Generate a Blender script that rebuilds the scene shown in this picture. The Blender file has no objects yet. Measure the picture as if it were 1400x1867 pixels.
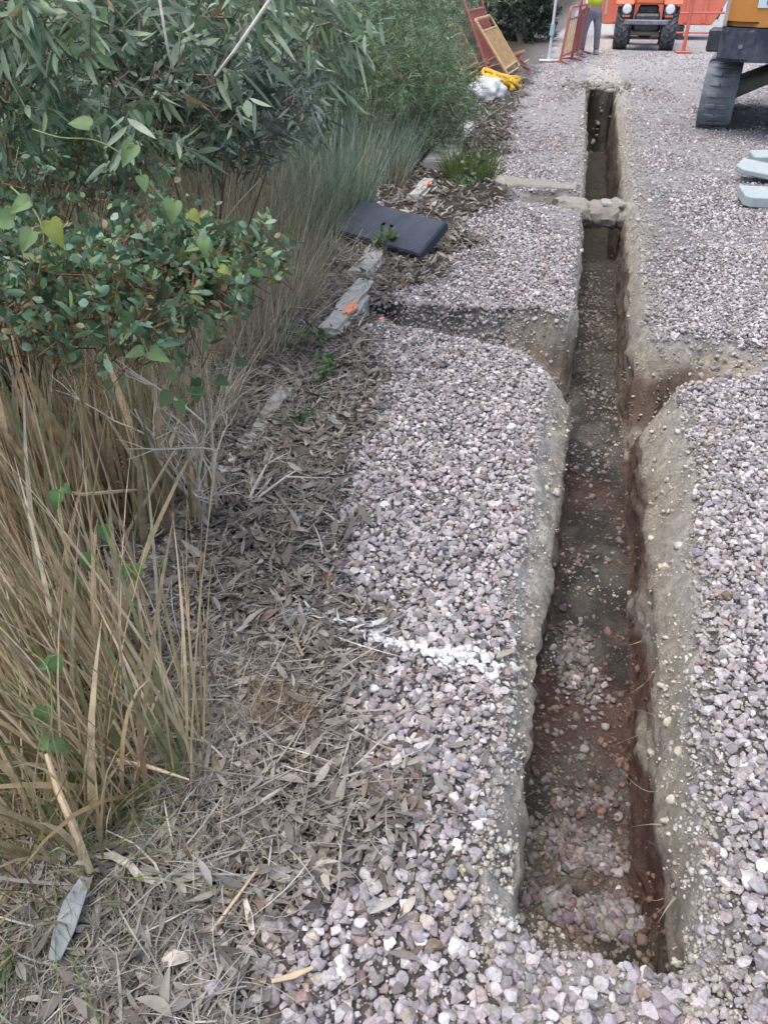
import bpy, bmesh, math, random
import numpy as np
from mathutils import Vector, Matrix

random.seed(11)
rng = np.random.default_rng(11)
SC = bpy.context.scene
R = math.radians

# ------------------------------------------------------------------ camera
PITCH, YAW, CAMH = R(35.0), R(13.2), 1.6
cam_d = bpy.data.cameras.new("camera"); cam = bpy.data.objects.new("camera", cam_d)
SC.collection.objects.link(cam)
cam.location = (0, 0, CAMH)
cam.rotation_euler = (R(90) - PITCH, 0, YAW)
cam_d.sensor_fit = 'HORIZONTAL'; cam_d.sensor_width = 36; cam_d.lens = 36
cam_d.clip_start = 0.05; cam_d.clip_end = 600
SC.camera = cam

# ------------------------------------------------------------------ light
SUN_EL, SUN_AZ = R(73), R(225)           # soft overcast light from behind the camera
w = bpy.data.worlds.new("World"); SC.world = w; w.use_nodes = True
nt = w.node_tree; bg = nt.nodes['Background']
sky = nt.nodes.new('ShaderNodeTexSky'); sky.sky_type = 'NISHITA'; sky.sun_disc = False
sky.sun_elevation = SUN_EL; sky.sun_rotation = SUN_AZ
sky.air_density = 1.0; sky.dust_density = 3.5; sky.ozone_density = 1.0
nt.links.new(sky.outputs[0], bg.inputs[0]); bg.inputs[1].default_value = 0.12
sd = bpy.data.lights.new("sun", 'SUN'); so = bpy.data.objects.new("sun", sd); SC.collection.objects.link(so)
sd.energy = 0.9; sd.angle = R(60); sd.color = (1.0, 0.98, 0.955)
sdir = Vector((math.sin(SUN_AZ) * math.cos(SUN_EL), math.cos(SUN_AZ) * math.cos(SUN_EL), math.sin(SUN_EL)))
so.rotation_euler = sdir.to_track_quat('Z', 'Y').to_euler()
so.location = (0, 0, 30)
SC.view_settings.view_transform = 'Standard'; SC.view_settings.look = 'None'
SC.view_settings.exposure = 1.2; SC.view_settings.gamma = 1
SC.cycles.max_bounces = 5; SC.cycles.diffuse_bounces = 3; SC.cycles.glossy_bounces = 2
SC.cycles.transmission_bounces = 2; SC.cycles.transparent_max_bounces = 4

# ------------------------------------------------------------------ geometry of the view
F = 1400.0
cP, sP, cY, sY = math.cos(PITCH), math.sin(PITCH), math.cos(YAW), math.sin(YAW)
def at(px, py, d):                        # point seen at a photo pixel, d metres along the axis
    u = (px - 700) / F; v = (py - 933.5) / F
    x = u * d; y = d * (cP - v * sP); z = CAMH - d * (sP + v * cP)
    return Vector((x * cY - y * sY, x * sY + y * cY, z))
def gp(px, py, z=0.0):                    # point at height z seen at a photo pixel
    v = (py - 933.5) / F
    return at(px, py, (CAMH - z) / (sP + v * cP))
def proj(x, y, z):
    xc = x * cY + y * sY; yc = -x * sY + y * cY; zc = z - CAMH
    d = yc * cP - zc * sP; up = yc * sP + zc * cP
    d = np.maximum(d, 1e-3)
    return 700 + F * xc / d, 933.5 - F * up / d, d
def in_view(x, y, z, m=220, mr=900):
    px, py, d = proj(x, y, z)
    return (d > 0.2) & (px > -m) & (px < 1400 + mr) & (py < 1867 + m)

# ------------------------------------------------------------------ noise
def _h(ix, iy, s):
    h = (ix * 374761393 + iy * 668265263 + s * 144269504) & 0xffffffff
    h = ((h ^ (h >> 13)) * 1274126177) & 0xffffffff
    return ((h ^ (h >> 16)) & 0xffff) / 65535.0
def vn(x, y, s=0):
    x = np.asarray(x, float); y = np.asarray(y, float)
    ix = np.floor(x).astype(np.int64); iy = np.floor(y).astype(np.int64)
    fx = x - ix; fy = y - iy; fx = fx * fx * (3 - 2 * fx); fy = fy * fy * (3 - 2 * fy)
    a = _h(ix, iy, s); b = _h(ix + 1, iy, s); c = _h(ix, iy + 1, s); d = _h(ix + 1, iy + 1, s)
    return (a * (1 - fx) + b * fx) * (1 - fy) + (c * (1 - fx) + d * fx) * fy
def fbm(x, y, o=4, s=0):
    t = 0; a = 0.5; n = 0
    for k in range(o):
        t = t + a * vn(x, y, s + 17 * k); n += a; a *= 0.5; x = np.asarray(x) * 2.03 + 3.1; y = np.asarray(y) * 2.03 + 7.7
    return t / n
def sst(a, b, x):
    t = np.clip((x - a) / (b - a), 0, 1); return t * t * (3 - 2 * t)

# ------------------------------------------------------------------ mesh helpers
def tag(o, label=None, cat=None, group=None, kind=None):
    if label: o['label'] = label
    if cat: o['category'] = cat
    if group: o['group'] = group
    if kind: o['kind'] = kind
    return o
def empty(name, loc, rz=0, **k):
    o = bpy.data.objects.new(name, None); SC.collection.objects.link(o); o.location = loc
    o.rotation_euler = (0, 0, rz); o.empty_display_size = 0.1
    return tag(o, **k)
def mesh_np(name, V, faces, mat, parent=None, col=None, smooth=True):
    """V (n,3); faces: list of (m,k) int arrays; col (n,3) linear colour per vertex"""
    me = bpy.data.meshes.new(name)
    V = np.ascontiguousarray(V, dtype=np.float32)
    me.vertices.add(len(V)); me.vertices.foreach_set('co', V.ravel())
    idx = np.concatenate([f.ravel() for f in faces]).astype(np.int32)
    tot = np.concatenate([np.full(len(f), f.shape[1], np.int32) for f in faces])
    start = np.concatenate([[0], np.cumsum(tot)[:-1]]).astype(np.int32)
    me.loops.add(len(idx)); me.loops.foreach_set('vertex_index', idx)
    me.polygons.add(len(tot)); me.polygons.foreach_set('loop_start', start); me.polygons.foreach_set('loop_total', tot)
    me.polygons.foreach_set('use_smooth', np.full(len(tot), smooth, dtype=bool))
    if col is not None:
        a = me.color_attributes.new('col', 'FLOAT_COLOR', 'POINT')
        c = np.ones((len(V), 4), np.float32); c[:, :3] = col
        a.data.foreach_set('color', c.ravel())
    me.update(calc_edges=True); me.materials.append(mat)
    o = bpy.data.objects.new(name, me); SC.collection.objects.link(o)
    if parent is not None: o.parent = parent
    return o

class MB:
    """collects boxes, tubes, prisms and lathes; build() links them as one mesh object"""
    def __init__(s): s.bm = bmesh.new()
    def box(s, c, size, rot=(0, 0, 0), bevel=0.0, seg=1):
        b = bmesh.new(); bmesh.ops.create_cube(b, size=1)
        bmesh.ops.scale(b, vec=size, verts=b.verts)
        if bevel: bmesh.ops.bevel(b, geom=b.edges[:], offset=bevel, segments=seg, affect='EDGES')
        M = Matrix.Translation(c) @ (Matrix.Rotation(rot[2], 4, 'Z') @ Matrix.Rotation(rot[1], 4, 'Y') @ Matrix.Rotation(rot[0], 4, 'X'))
        s.add(b, M); return s
    def add(s, b, M=Matrix()):
        b.transform(M); me = bpy.data.meshes.new('t'); b.to_mesh(me); b.free(); s.bm.from_mesh(me); bpy.data.meshes.remove(me)
    def tube(s, pts, rad, n=8, cap=True):
        pts = [Vector(p) for p in pts]
        if not hasattr(rad, '__len__'): rad = [rad] * len(pts)
        rings = []; prev = None
        for i, p in enumerate(pts):
            t = (pts[min(i + 1, len(pts) - 1)] - pts[max(i - 1, 0)]).normalized()
            if prev is None:
                a = t.cross(Vector((0, 0, 1)));
                if a.length < 1e-3: a = t.cross(Vector((1, 0, 0)))
            else: a = prev - t * prev.dot(t)
            a.normalize(); prev = a; b = t.cross(a)
            rings.append([s.bm.verts.new(p + (a * math.cos(2 * math.pi * k / n) + b * math.sin(2 * math.pi * k / n)) * rad[i]) for k in range(n)])
        for i in range(len(rings) - 1):
            for k in range(n):
                s.bm.faces.new((rings[i][k], rings[i][(k + 1) % n], rings[i + 1][(k + 1) % n], rings[i + 1][k]))
        if cap and n > 2:
            s.bm.faces.new(rings[0][::-1]); s.bm.faces.new(rings[-1])
        return s
    def prism(s, outline, t, M=Matrix(), bevel=0.0, seg=1):
        """outline (u,v) in the XZ plane, thickness t along Y, centred"""
        b = bmesh.new()
        A = [b.verts.new((u, -t / 2, v)) for u, v in outline]; B = [b.verts.new((u, t / 2, v)) for u, v in outline]
        n = len(A); b.faces.new(A); b.faces.new(B[::-1])
        for i in range(n): b.faces.new((A[i], B[i], B[(i + 1) % n], A[(i + 1) % n]))
        bmesh.ops.recalc_face_normals(b, faces=b.faces)
        if bevel: bmesh.ops.bevel(b, geom=b.edges[:], offset=bevel, segments=seg, affect='EDGES')
        s.add(b, M); return s
    def lathe(s, prof, n=24, M=Matrix()):
        """prof (r, h), axis along local Z"""
        b = bmesh.new(); rings = []
        for r, h in prof:
            rings.append([b.verts.new((r * math.cos(2 * math.pi * k / n), r * math.sin(2 * math.pi * k / n), h)) for k in range(n)])
        for i in range(len(rings) - 1):
            for k in range(n): b.faces.new((rings[i][k], rings[i][(k + 1) % n], rings[i + 1][(k + 1) % n], rings[i + 1][k]))
        b.faces.new(rings[0][::-1]); b.faces.new(rings[-1])
        bmesh.ops.recalc_face_normals(b, faces=b.faces)
        s.add(b, M); return s
    def jitter(s, amp, freq, sub=0):
        if sub: bmesh.ops.subdivide_edges(s.bm, edges=s.bm.edges[:], cuts=sub, use_grid_fill=True)
        from mathutils import noise
        for v in s.bm.verts:
            v.co += noise.noise_vector(v.co * freq) * amp
        return s
    def build(s, name, mat, parent=None, smooth=False):
        me = bpy.data.meshes.new(name); bmesh.ops.recalc_face_normals(s.bm, faces=s.bm.faces)
        s.bm.to_mesh(me); s.bm.free(); me.materials.append(mat)
        if smooth:
            for p in me.polygons: p.use_smooth = True
            try: me.set_sharp_from_angle(angle=R(40))
            except Exception: pass
        o = bpy.data.objects.new(name, me); SC.collection.objects.link(o)
        if parent is not None: o.parent = parent
        return o
def copy_tree(o, parent=None):
    c = o.copy(); SC.collection.objects.link(c); c.parent = parent
    for ch in list(o.children): copy_tree(ch, c)
    return c

# ------------------------------------------------------------------ materials
def mat_base(name):
    m = bpy.data.materials.new(name); m.use_nodes = True; t = m.node_tree
    return m, t, t.nodes['Principled BSDF']
def N(t, typ, **k):
    n = t.nodes.new(typ)
    for a, b in k.items(): setattr(n, a, b)
    return n
def noise_node(t, scale, detail=4, coord=None, rough=0.6):
    n = N(t, 'ShaderNodeTexNoise'); n.inputs['Scale'].default_value = scale; n.inputs['Detail'].default_value = detail
    n.inputs['Roughness'].default_value = rough
    if coord is not None: t.links.new(coord, n.inputs['Vector'])
    return n
def bump(t, p, hsock, dist, strength=1.0, prev=None):
    b = N(t, 'ShaderNodeBump'); b.inputs['Distance'].default_value = dist; b.inputs['Strength'].default_value = strength
    t.links.new(hsock, b.inputs['Height'])
    if prev is not None: t.links.new(prev.outputs[0], b.inputs['Normal'])
    t.links.new(b.outputs[0], p.inputs['Normal']); return b
def mul_noise(t, colsock, scale, lo, hi, coord, detail=4):
    n = noise_node(t, scale, detail, coord)
    mr = N(t, 'ShaderNodeMapRange'); mr.inputs['From Min'].default_value = 0.3; mr.inputs['From Max'].default_value = 0.7
    mr.inputs['To Min'].default_value = lo; mr.inputs['To Max'].default_value = hi
    t.links.new(n.outputs[0], mr.inputs['Value'])
    mx = N(t, 'ShaderNodeVectorMath', operation='SCALE')
    t.links.new(colsock, mx.inputs[0]); t.links.new(mr.outputs[0], mx.inputs['Scale'])
    return mx.outputs[0]
def mat_attr(name, rough=0.8, spec=0.3, trans=0.0, nscale=0, namp=0.25, bscale=0, bdist=0.002, coordname='Object'):
    m, t, p = mat_base(name)
    a = N(t, 'ShaderNodeAttribute', attribute_name='col'); tc = N(t, 'ShaderNodeTexCoord')
    c = a.outputs['Color']
    if nscale: c = mul_noise(t, c, nscale, 1 - namp, 1 + namp, tc.outputs[coordname])
    t.links.new(c, p.inputs['Base Color'])
    p.inputs['Roughness'].default_value = rough; p.inputs['Specular IOR Level'].default_value = spec
    if bscale:
        n = noise_node(t, bscale, 4, tc.outputs[coordname]); bump(t, p, n.outputs[0], bdist)
    if trans:
        tr = N(t, 'ShaderNodeBsdfTranslucent'); t.links.new(c, tr.inputs['Color'])
        mx = N(t, 'ShaderNodeMixShader'); mx.inputs[0].default_value = trans
        t.links.new(p.outputs[0], mx.inputs[1]); t.links.new(tr.outputs[0], mx.inputs[2])
        t.links.new(mx.outputs[0], t.nodes['Material Output'].inputs['Surface'])
    return m
def mat_col(name, col, rough=0.6, metal=0.0, spec=0.5, dirt=None, dscale=6, damt=0.5, var=0.15, vscale=9, bscale=0, bdist=0.003):
    m, t, p = mat_base(name); tc = N(t, 'ShaderNodeTexCoord'); co = tc.outputs['Object']
    rgb = N(t, 'ShaderNodeRGB'); rgb.outputs[0].default_value = (*col, 1)
    c = mul_noise(t, rgb.outputs[0], vscale, 1 - var, 1 + var, co)
    if dirt:
        n = noise_node(t, dscale, 6, co, 0.7); mr = N(t, 'ShaderNodeMapRange')
        mr.inputs['From Min'].default_value = 0.42; mr.inputs['From Max'].default_value = 0.68
        mr.inputs['To Max'].default_value = damt; t.links.new(n.outputs[0], mr.inputs['Value'])
        mx = N(t, 'ShaderNodeMix', data_type='RGBA'); t.links.new(mr.outputs[0], mx.inputs['Factor'])
        t.links.new(c, mx.inputs[6]); mx.inputs[7].default_value = (*dirt, 1); c = mx.outputs[2]
    t.links.new(c, p.inputs['Base Color'])
    p.inputs['Roughness'].default_value = rough; p.inputs['Metallic'].default_value = metal; p.inputs['Specular IOR Level'].default_value = spec
    if bscale:
        n = noise_node(t, bscale, 5, co); bump(t, p, n.outputs[0], bdist)
    return m

def make_ground_mat():
    m, t, p = mat_base('soil'); tc = N(t, 'ShaderNodeTexCoord'); co = tc.outputs['Object']
    a = N(t, 'ShaderNodeAttribute', attribute_name='col')
    c = mul_noise(t, a.outputs['Color'], 11, 0.74, 1.2, co, 6)
    c = mul_noise(t, c, 70, 0.8, 1.22, co, 6)
    t.links.new(c, p.inputs['Base Color']); p.inputs['Roughness'].default_value = 0.95; p.inputs['Specular IOR Level'].default_value = 0.15
    n1 = noise_node(t, 22, 6, co, 0.7); b1 = bump(t, p, n1.outputs[0], 0.038)
    n2 = noise_node(t, 130, 5, co, 0.7); bump(t, p, n2.outputs[0], 0.014, 1, b1)
    return m
M_soil = make_ground_mat()
M_stone = mat_attr('pebble', 0.92, 0.15, 0, 110, 0.26, 260, 0.0025)
M_litter = mat_attr('dry_leaf', 0.75, 0.3, 0.12, 40, 0.2)
M_leaf = mat_attr('green_leaf', 0.45, 0.4, 0.22, 30, 0.15)
M_grass = mat_attr('grass_blade', 0.7, 0.2, 0.3, 28, .28)
M_stem = mat_attr('bark_stem', 0.85, 0.2, 0, 50, 0.25)

# ------------------------------------------------------------------ terrain
def tab(y, pairs):
    a = np.array(pairs, float); return np.interp(y, a[:, 0], a[:, 1])
Y_END = 15.4
def ctrl(y):
    """control points of the trench section at y: x (6), depth factors; near and far ends close up"""
    y = np.asarray(y, float)
    wob = (fbm(y * 2.2, y * 0 + 3.3, 3, 5) - 0.5) + (fbm(y * 9, y * 0 + 1.3, 3, 6) - .5) * .3
    wob2 = (fbm(y * 2.6, y * 0 + 9.3, 3, 8) - 0.5) + (fbm(y * 9, y * 0 + 6.3, 3, 9) - .5) * .3
    L0 = tab(y, [(.7, .08), (.8, .04), (.95, .01), (1.4, -.01), (2.3, -.02), (3.4, .0), (4.2, .06), (7, .06), (10.4, .03), (14, -.05)]) + wob * .05
    Le = tab(y, [(.7, .16), (.82, .10), (1, .07), (1.6, .06), (2, .085), (2.9, .125), (3.5, .12), (4.2, .11), (7, .10), (10, .08), (14, .0)]) + wob * .03
    FL = Le + tab(y, [(.8, .02), (1.2, .008), (20, .02)])
    R0 = tab(y, [(.75, .42), (.86, .46), (1.25, .49), (1.5, .50), (2, .55), (2.4, .585), (2.9, .615), (3.3, .59), (3.9, .58), (4.3, .50), (5.9, .52), (7, .545), (10, .53), (14, .56)]) + wob2 * .06
    Re = tab(y, [(.75, .36), (.86, .43), (1.1, .445), (1.2, .432), (2, .445), (3, .45), (3.8, .46), (4.3, .43), (7, .46), (10, .46), (14, .46)]) + wob2 * .03
    FR = Re - tab(y, [(.8, .03), (1.05, .012), (1.16, .03), (2, .02), (20, .03)])
    end = sst(.80, .92, y) * (1 - sst(Y_END - .25, Y_END, y))
    d = tab(y, [(.8, .31), (1.1, .33), (1.18, .42), (3, .43), (5, .47), (7.2, .5), (8, .85), (15, .95)]) * end
    zl = -tab(y, [(.8, .08), (2, .11), (3, .13), (5, .1), (15, .12)]) * end
    zr = -tab(y, [(.8, .09), (1.5, .14), (3, .16), (5, .12), (15, .14)]) * end
    return L0, Le, FL, FR, Re, R0, d, zl, zr
def cuts(x, y):
    # filled service cut crossing the left bank
    yn = np.interp(x, [-1.2, -.9, -.56, -.3, -.15, 0, .15], [4.12, 4.0, 3.88, 3.8, 3.68, 3.42, 3.3]) + (fbm(x * 5, y * 0, 2, 2) - .5) * .12 + (fbm(x * 19, y * 9, 3, 4) - .5) * .09
    yf = 4.42 + .06 * x + (fbm(x * 6, y * 0 + 4, 2, 3) - .5) * .1 + (fbm(x * 17, y * 8, 3, 5) - .5) * .08
    s = (y - yn) / (yf - yn)
    D = np.interp(x, [-1.3, -1.1, -.6, -.2, .1, .2], [0, .12, .18, .24, .36, .38])
    c = D * sst(0, .62, s) * (1 - sst(.90, 1.0, s)) * (x < .3)
    # second, narrow cut on the left by the crossing duct
    yn = 7.02 - .5 * (x + .4) + (fbm(x * 5, y * 0, 2, 12) - .5) * .2; yf = 7.5 + .1 * x
    s = (y - yn) / (yf - yn); D = np.interp(x, [-.85, -.65, -.2, .1], [0, .14, .22, .3])
    c = c + D * sst(0, .5, s) * (1 - sst(.88, 1.0, s)) * (x < .3)
    # broken out notch in the right bank
    yn = 3.36 + .72 * (x - .5) + (fbm(x * 7, y * 0, 2, 22) - .5) * .16 + (fbm(x * 17, y * 11, 3, 24) - .5) * .14; yf = 4.12 + .32 * (x - .5) + (fbm(x * 7, y * 0 + 5, 2, 23) - .5) * .16 + (fbm(x * 17, y * 11 + 5, 3, 25) - .5) * .14
    s = (y - yn) / np.maximum(yf - yn, .05); D = np.interp(x, [.4, .62, .8, 1.0, 1.5, 1.9], [.33, .3, .19, .07, .035, 0.0]) * (1 + (fbm(x * 13, y * 13, 3, 26) - .5) * .7)
    c = c + .17 * np.exp(-((x - .66) / .1) ** 2 - ((y - 3.86) / .13) ** 2)
    c = c + D * .85 * sst(0, .45, s) * (1 - sst(.55, 1.0, s)) * (x > .25)
    return c
def flat_h(x, y):
    x = np.asarray(x, float); y = np.asarray(y, float)
    z = (fbm(x * .9, y * .9, 3, 31) - .5) * .07 + (fbm(x * 4, y * 4, 3, 32) - .5) * .022
    amp = sst(.6, 2.0, np.abs(x - .25)) * .7 + .3
    z = z * amp
    z = z + .10 * sst(-1.3, -3.0, x) + .10 * sst(-3, -6, x)
    z = z - .02 * sst(.2, 1.1, -x) * sst(.3, .8, y)
    z = z + .035 * np.exp(-((x - .68) / .14) ** 2) * sst(1.2, 2, y) * (1 - sst(12, 15, y))
    z = z + .07 * np.exp(-((y - 15.7) / .35) ** 2 - ((x - .2) / .6) ** 2)
    return z - cuts(x, y)
def flank(x, y):
    """control heights left/right + full section"""
    L0, Le, FL, FR, Re, R0, d, zl, zr = ctrl(y)
    hl = flat_h(L0, y); hr = flat_h(R0, y)
    fl = -d + (fbm(x * 5, y * 5, 3, 41) - .5) * .05 * (d > .05)
    zl2 = np.minimum(zl - cuts(Le, y), hl); zr2 = np.minimum(zr - cuts(Re, y), hr)
    zl2 = np.maximum(zl2, -d * .9); zr2 = np.maximum(zr2, -d * .9)
    return L0, Le, FL, FR, Re, R0, hl, zl2, fl, zr2, hr
def ground_z(x, y):
    x = np.asarray(x, float); y = np.asarray(y, float)
    L0, Le, FL, FR, Re, R0, hl, zl, fl, zr, hr = flank(x, y)
    z = flat_h(x, y)
    def seg(z, xa, xb, za, zb):
        m = (x > xa) & (x <= xb); k = np.clip((x - xa) / np.maximum(xb - xa, 1e-5), 0, 1)
        return np.where(m, za + (zb - za) * k, z)
    z = seg(z, L0, Le, hl, zl); z = seg(z, Le, FL, zl, fl); z = seg(z, FL, FR, fl, fl); z = seg(z, FR, Re, fl, zr); z = seg(z, Re, R0, zr, hr)
    return z

def litter_edge(y):
    return tab(y, [(.3, -.44), (.57, -.43), (.7, -.40), (.82, -.34), (1.03, -.27), (1.16, -.34), (1.34, -.36), (1.6, -.5), (1.98, -.66),
                   (2.5, -.72), (3.25, -.84), (3.89, -1.03), (4.54, -.98), (5.31, -.74), (6.73, -.66), (8.5, -.72), (12.5, -1.0), (18, -1.04), (40, -1.2)])
def litter_w(x, y):
    """1 in leaf litter, 0 on gravel"""
    e = litter_edge(y) + (fbm(x * 3, y * 3, 3, 51) - .5) * .5
    return sst(-.11, .12, e - x)
C_ = lambda *a: np.array(a, float)
def soil_col(x, y, z, ztop):
    """earth colour: strata by depth, patches, painted shade low in the far trench"""
    n = fbm(x * 3 + y * 1.7, y * 2.1 + z * 6, 4, 61)[..., None]; n2 = fbm(x * 9, y * 9, 3, 62)[..., None]
    beige = C_(.49, .435, .355); dust = C_(.55, .51, .455); red = C_(.175, .108, .086); brown = C_(.19, .15, .115)
    dep = (ztop - z)[..., None]
    c = dust + (beige - dust) * sst(.02, .1, dep)
    k = sst(.15, .24, dep + (n - .5) * .22)
    c = c + (red * (.8 + .5 * n2) - c) * k * sst(.38, .5, n + .12) * np.maximum(sst(4.0, 3.2, y), (x > .4) * sst(4.3, 4.0, y))[..., None]
    c = c + (brown - c) * k * sst(3.4, 4.5, y)[..., None] * .75
    c = c + (C_(.085, .07, .056) - c) * sst(.16, .34, dep + (n - .5) * .25) * sst(4.2, 7.5, y)[..., None] * .85  # deep shade of the far trench painted into the earth colour
    c = c + (brown - c) * sst(.55, .68, fbm(x * 2 + 5, y * 1.3, 3, 63)[..., None]) * k * .8
    return c

# rows and columns of the ground sheet
ys = np.concatenate([np.arange(-1.2, .4, .1), np.arange(.4, 2.6, .013), np.arange(2.6, 5.2, .02), np.arange(5.2, 9, .035), np.arange(9, 16.4, .07),
                     np.arange(16.4, 30, .4), np.geomspace(30, 260, 26)])
offL = np.concatenate([-np.geomspace(200, 6, 16)[:-1], -np.linspace(6, 2.2, 20)[:-1], -np.linspace(2.2, .7, 34)[:-1], -np.linspace(.7, .0, 44)[:-1]])
offR = -offL[::-1]
nl, nw, nf = 9, 16, 26
def build_ground():
    Yg = ys[:, None]
    L0, Le, FL, FR, Re, R0, d, zl, zr = [a[:, None] for a in ctrl(ys)]
    far = sst(17, 22, Yg)
    XL = L0 + offL[None, :]; XR = R0 + offR[None, :]
    def lin(a, b, n, i0=0, i1=None):
        k = np.linspace(0, 1, n + 1)[None, i0:i1]; return a + (b - a) * k, np.broadcast_to(k, (len(ys), k.shape[1]))
    xa, ka = lin(L0, Le, nl, 0, -1); xb, kb = lin(Le, FL, nw, 0, -1); xc, kc = lin(FL, FR, nf, 0, -1); xd, kd = lin(FR, Re, nw, 0, -1); xe, ke = lin(Re, R0, nl, 0, -1)
    def B(X): return np.broadcast_to(Yg, X.shape)
    hl = flat_h(L0, Yg); hr = flat_h(R0, Yg)
    zl2 = np.maximum(np.minimum(zl - cuts(Le, Yg), hl), -d * .9); zr2 = np.maximum(np.minimum(zr - cuts(Re, Yg), hr), -d * .9)
    def floor(x): return -d + (fbm(x * 5, B(x) * 5, 3, 41) - .5) * .05 * (d > .05)
    fFL = floor(FL); fFR = floor(FR)
    cols = []; top = []
    Z = [flat_h(XL, B(XL)), hl + (zl2 - hl) * ka, zl2 + (fFL - zl2) * kb, floor(xc), fFR + (zr2 - fFR) * kd, zr2 + (hr - zr2) * ke, flat_h(XR, B(XR))]
    X = [XL, xa, xb, xc, xd, xe, XR]
    wid = [np.zeros(XL.shape), np.ones(xa.shape), np.full(xb.shape, 2.), np.full(xc.shape, 3.), np.full(xd.shape, 4.), np.full(xe.shape, 5.), np.full(XR.shape, 6.)]
    X = np.concatenate(X, 1); Z = np.concatenate(Z, 1); Wd = np.concatenate(wid, 1); Yf = np.broadcast_to(Yg, X.shape).copy()
    # rough walls and shoulders
    act = (d > .03)
    r = (fbm(Yf * 7, Z * 9 + X * 3, 4, 71) - .5); r2 = (fbm(Yf * 26, Z * 26 + X * 9, 3, 72) - .5)
    wallm = ((Wd == 2) | (Wd == 4)) * act
    X = X + wallm * (r * .05 + r2 * .022)
    X = X + wallm * ((vn(Yf * 34 + Z * 4, Z * 2, 76) - .5) * .011 + (vn(Yf * 3, Z * 38, 77) - .5) * .022)
    lip = ((Wd == 1) | (Wd == 5)) * act
    Z = Z + lip * ((fbm(X * 14, Yf * 14, 4, 73) - .5) * .085 + (fbm(X * 45, Yf * 45, 3, 75) - .5) * .045)
    cutd = cuts(X, Yf)
    soft = np.minimum(1, cutd / .05)
    Z = Z + ((Wd == 0) | (Wd == 6)) * soft * (fbm(X * 16, Yf * 16, 4, 74) - .5) * .06
    # ragged ends
    we = np.exp(-((Yf - Y_END + .1) / .4) ** 2 - ((X - .25) / .5) ** 4); wn = np.exp(-((Yf - .86) / .12) ** 2 - ((X - .25) / .32) ** 6)
    Yf = Yf + we * ((fbm(X * 5, X * 0 + 2.2, 3, 78) - .5) * .7 + (fbm(X * 14, Z * 9, 3, 79) - .5) * .3) + wn * ((fbm(X * 7, X * 0 + 4.2, 3, 80) - .5) * .07)
    # colours
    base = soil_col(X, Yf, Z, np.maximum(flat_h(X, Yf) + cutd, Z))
    gapc = C_(.165, .148, .138); farc = C_(.42, .40, .395)
    lit = litter_w(X, Yf)[..., None]
    litc = C_(.085, .072, .058) * (.8 + .6 * fbm(X * 6, Yf * 6, 3, 81)[..., None])
    df = sst(11, 20, Yf)[..., None]
    dusty = sst(.45, .62, fbm(X * .8, Yf * .8, 4, 82))[..., None]
    dusty = np.maximum(dusty, np.maximum(sst(.40, .56, fbm(X * 1.1, Yf * .55, 4, 85)) * sst(8, 12, Yf), sst(.46, .6, fbm(X * 1.6, Yf * 1.1, 4, 86)) * sst(4, 7, Yf))[..., None])
    dusty = np.maximum(dusty, (np.exp(-np.maximum(0, X - R0) / .3) * (X >= R0) * sst(2.6, 5, Yf) + np.exp(-np.maximum(0, L0 - X) / .15) * (X <= L0) * sst(5, 8, Yf))[..., None])
    g = gapc + (farc * (.85 + .25 * dusty) - gapc) * np.maximum(df, .85 * dusty * sst(2, 5, Yf)[..., None])
    g = g + (litc - g) * lit * (1 - .3 * df)
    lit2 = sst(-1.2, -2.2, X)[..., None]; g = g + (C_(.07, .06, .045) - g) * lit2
    flatm = ((Wd == 0) | (Wd == 6))[..., None]
    sm = np.clip(cutd / .07, 0, 1)[..., None] * (1 - lit * .6) * np.where((X < .3), sst(-.62, -.25, X + (fbm(X * 5, Yf * 5, 3, 84) - .5) * .4), 1)[..., None]
    strip = np.where(Wd == 0, np.exp(-np.abs(X - L0) / .02), np.where(Wd == 6, np.exp(-np.abs(X - R0) / .03), 0))[..., None] * act[..., None]
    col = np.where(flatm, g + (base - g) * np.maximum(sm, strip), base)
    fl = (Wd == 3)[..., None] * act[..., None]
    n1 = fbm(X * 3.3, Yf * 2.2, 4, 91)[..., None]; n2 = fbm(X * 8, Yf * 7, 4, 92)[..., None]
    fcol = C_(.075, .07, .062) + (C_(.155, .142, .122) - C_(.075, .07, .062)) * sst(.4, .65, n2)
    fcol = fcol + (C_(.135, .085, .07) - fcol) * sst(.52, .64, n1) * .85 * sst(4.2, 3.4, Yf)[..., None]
    fcol = fcol + (C_(.10, .085, .07) - fcol) * sst(3.8, 7.5, Yf)[..., None] * .8  # far floor tint carries painted shade of the deep trench
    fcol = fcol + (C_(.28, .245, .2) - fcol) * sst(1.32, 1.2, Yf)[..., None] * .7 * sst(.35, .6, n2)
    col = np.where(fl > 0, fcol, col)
    n, m = X.shape
    V = np.stack([X, Yf, Z], -1).reshape(-1, 3)
    i = np.arange(n - 1)[:, None] * m + np.arange(m - 1)[None, :]
    q = np.stack([i, i + 1, i + m + 1, i + m], -1).reshape(-1, 4)
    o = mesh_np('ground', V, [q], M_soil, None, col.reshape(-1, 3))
    tag(o, kind='structure')
build_ground()

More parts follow.
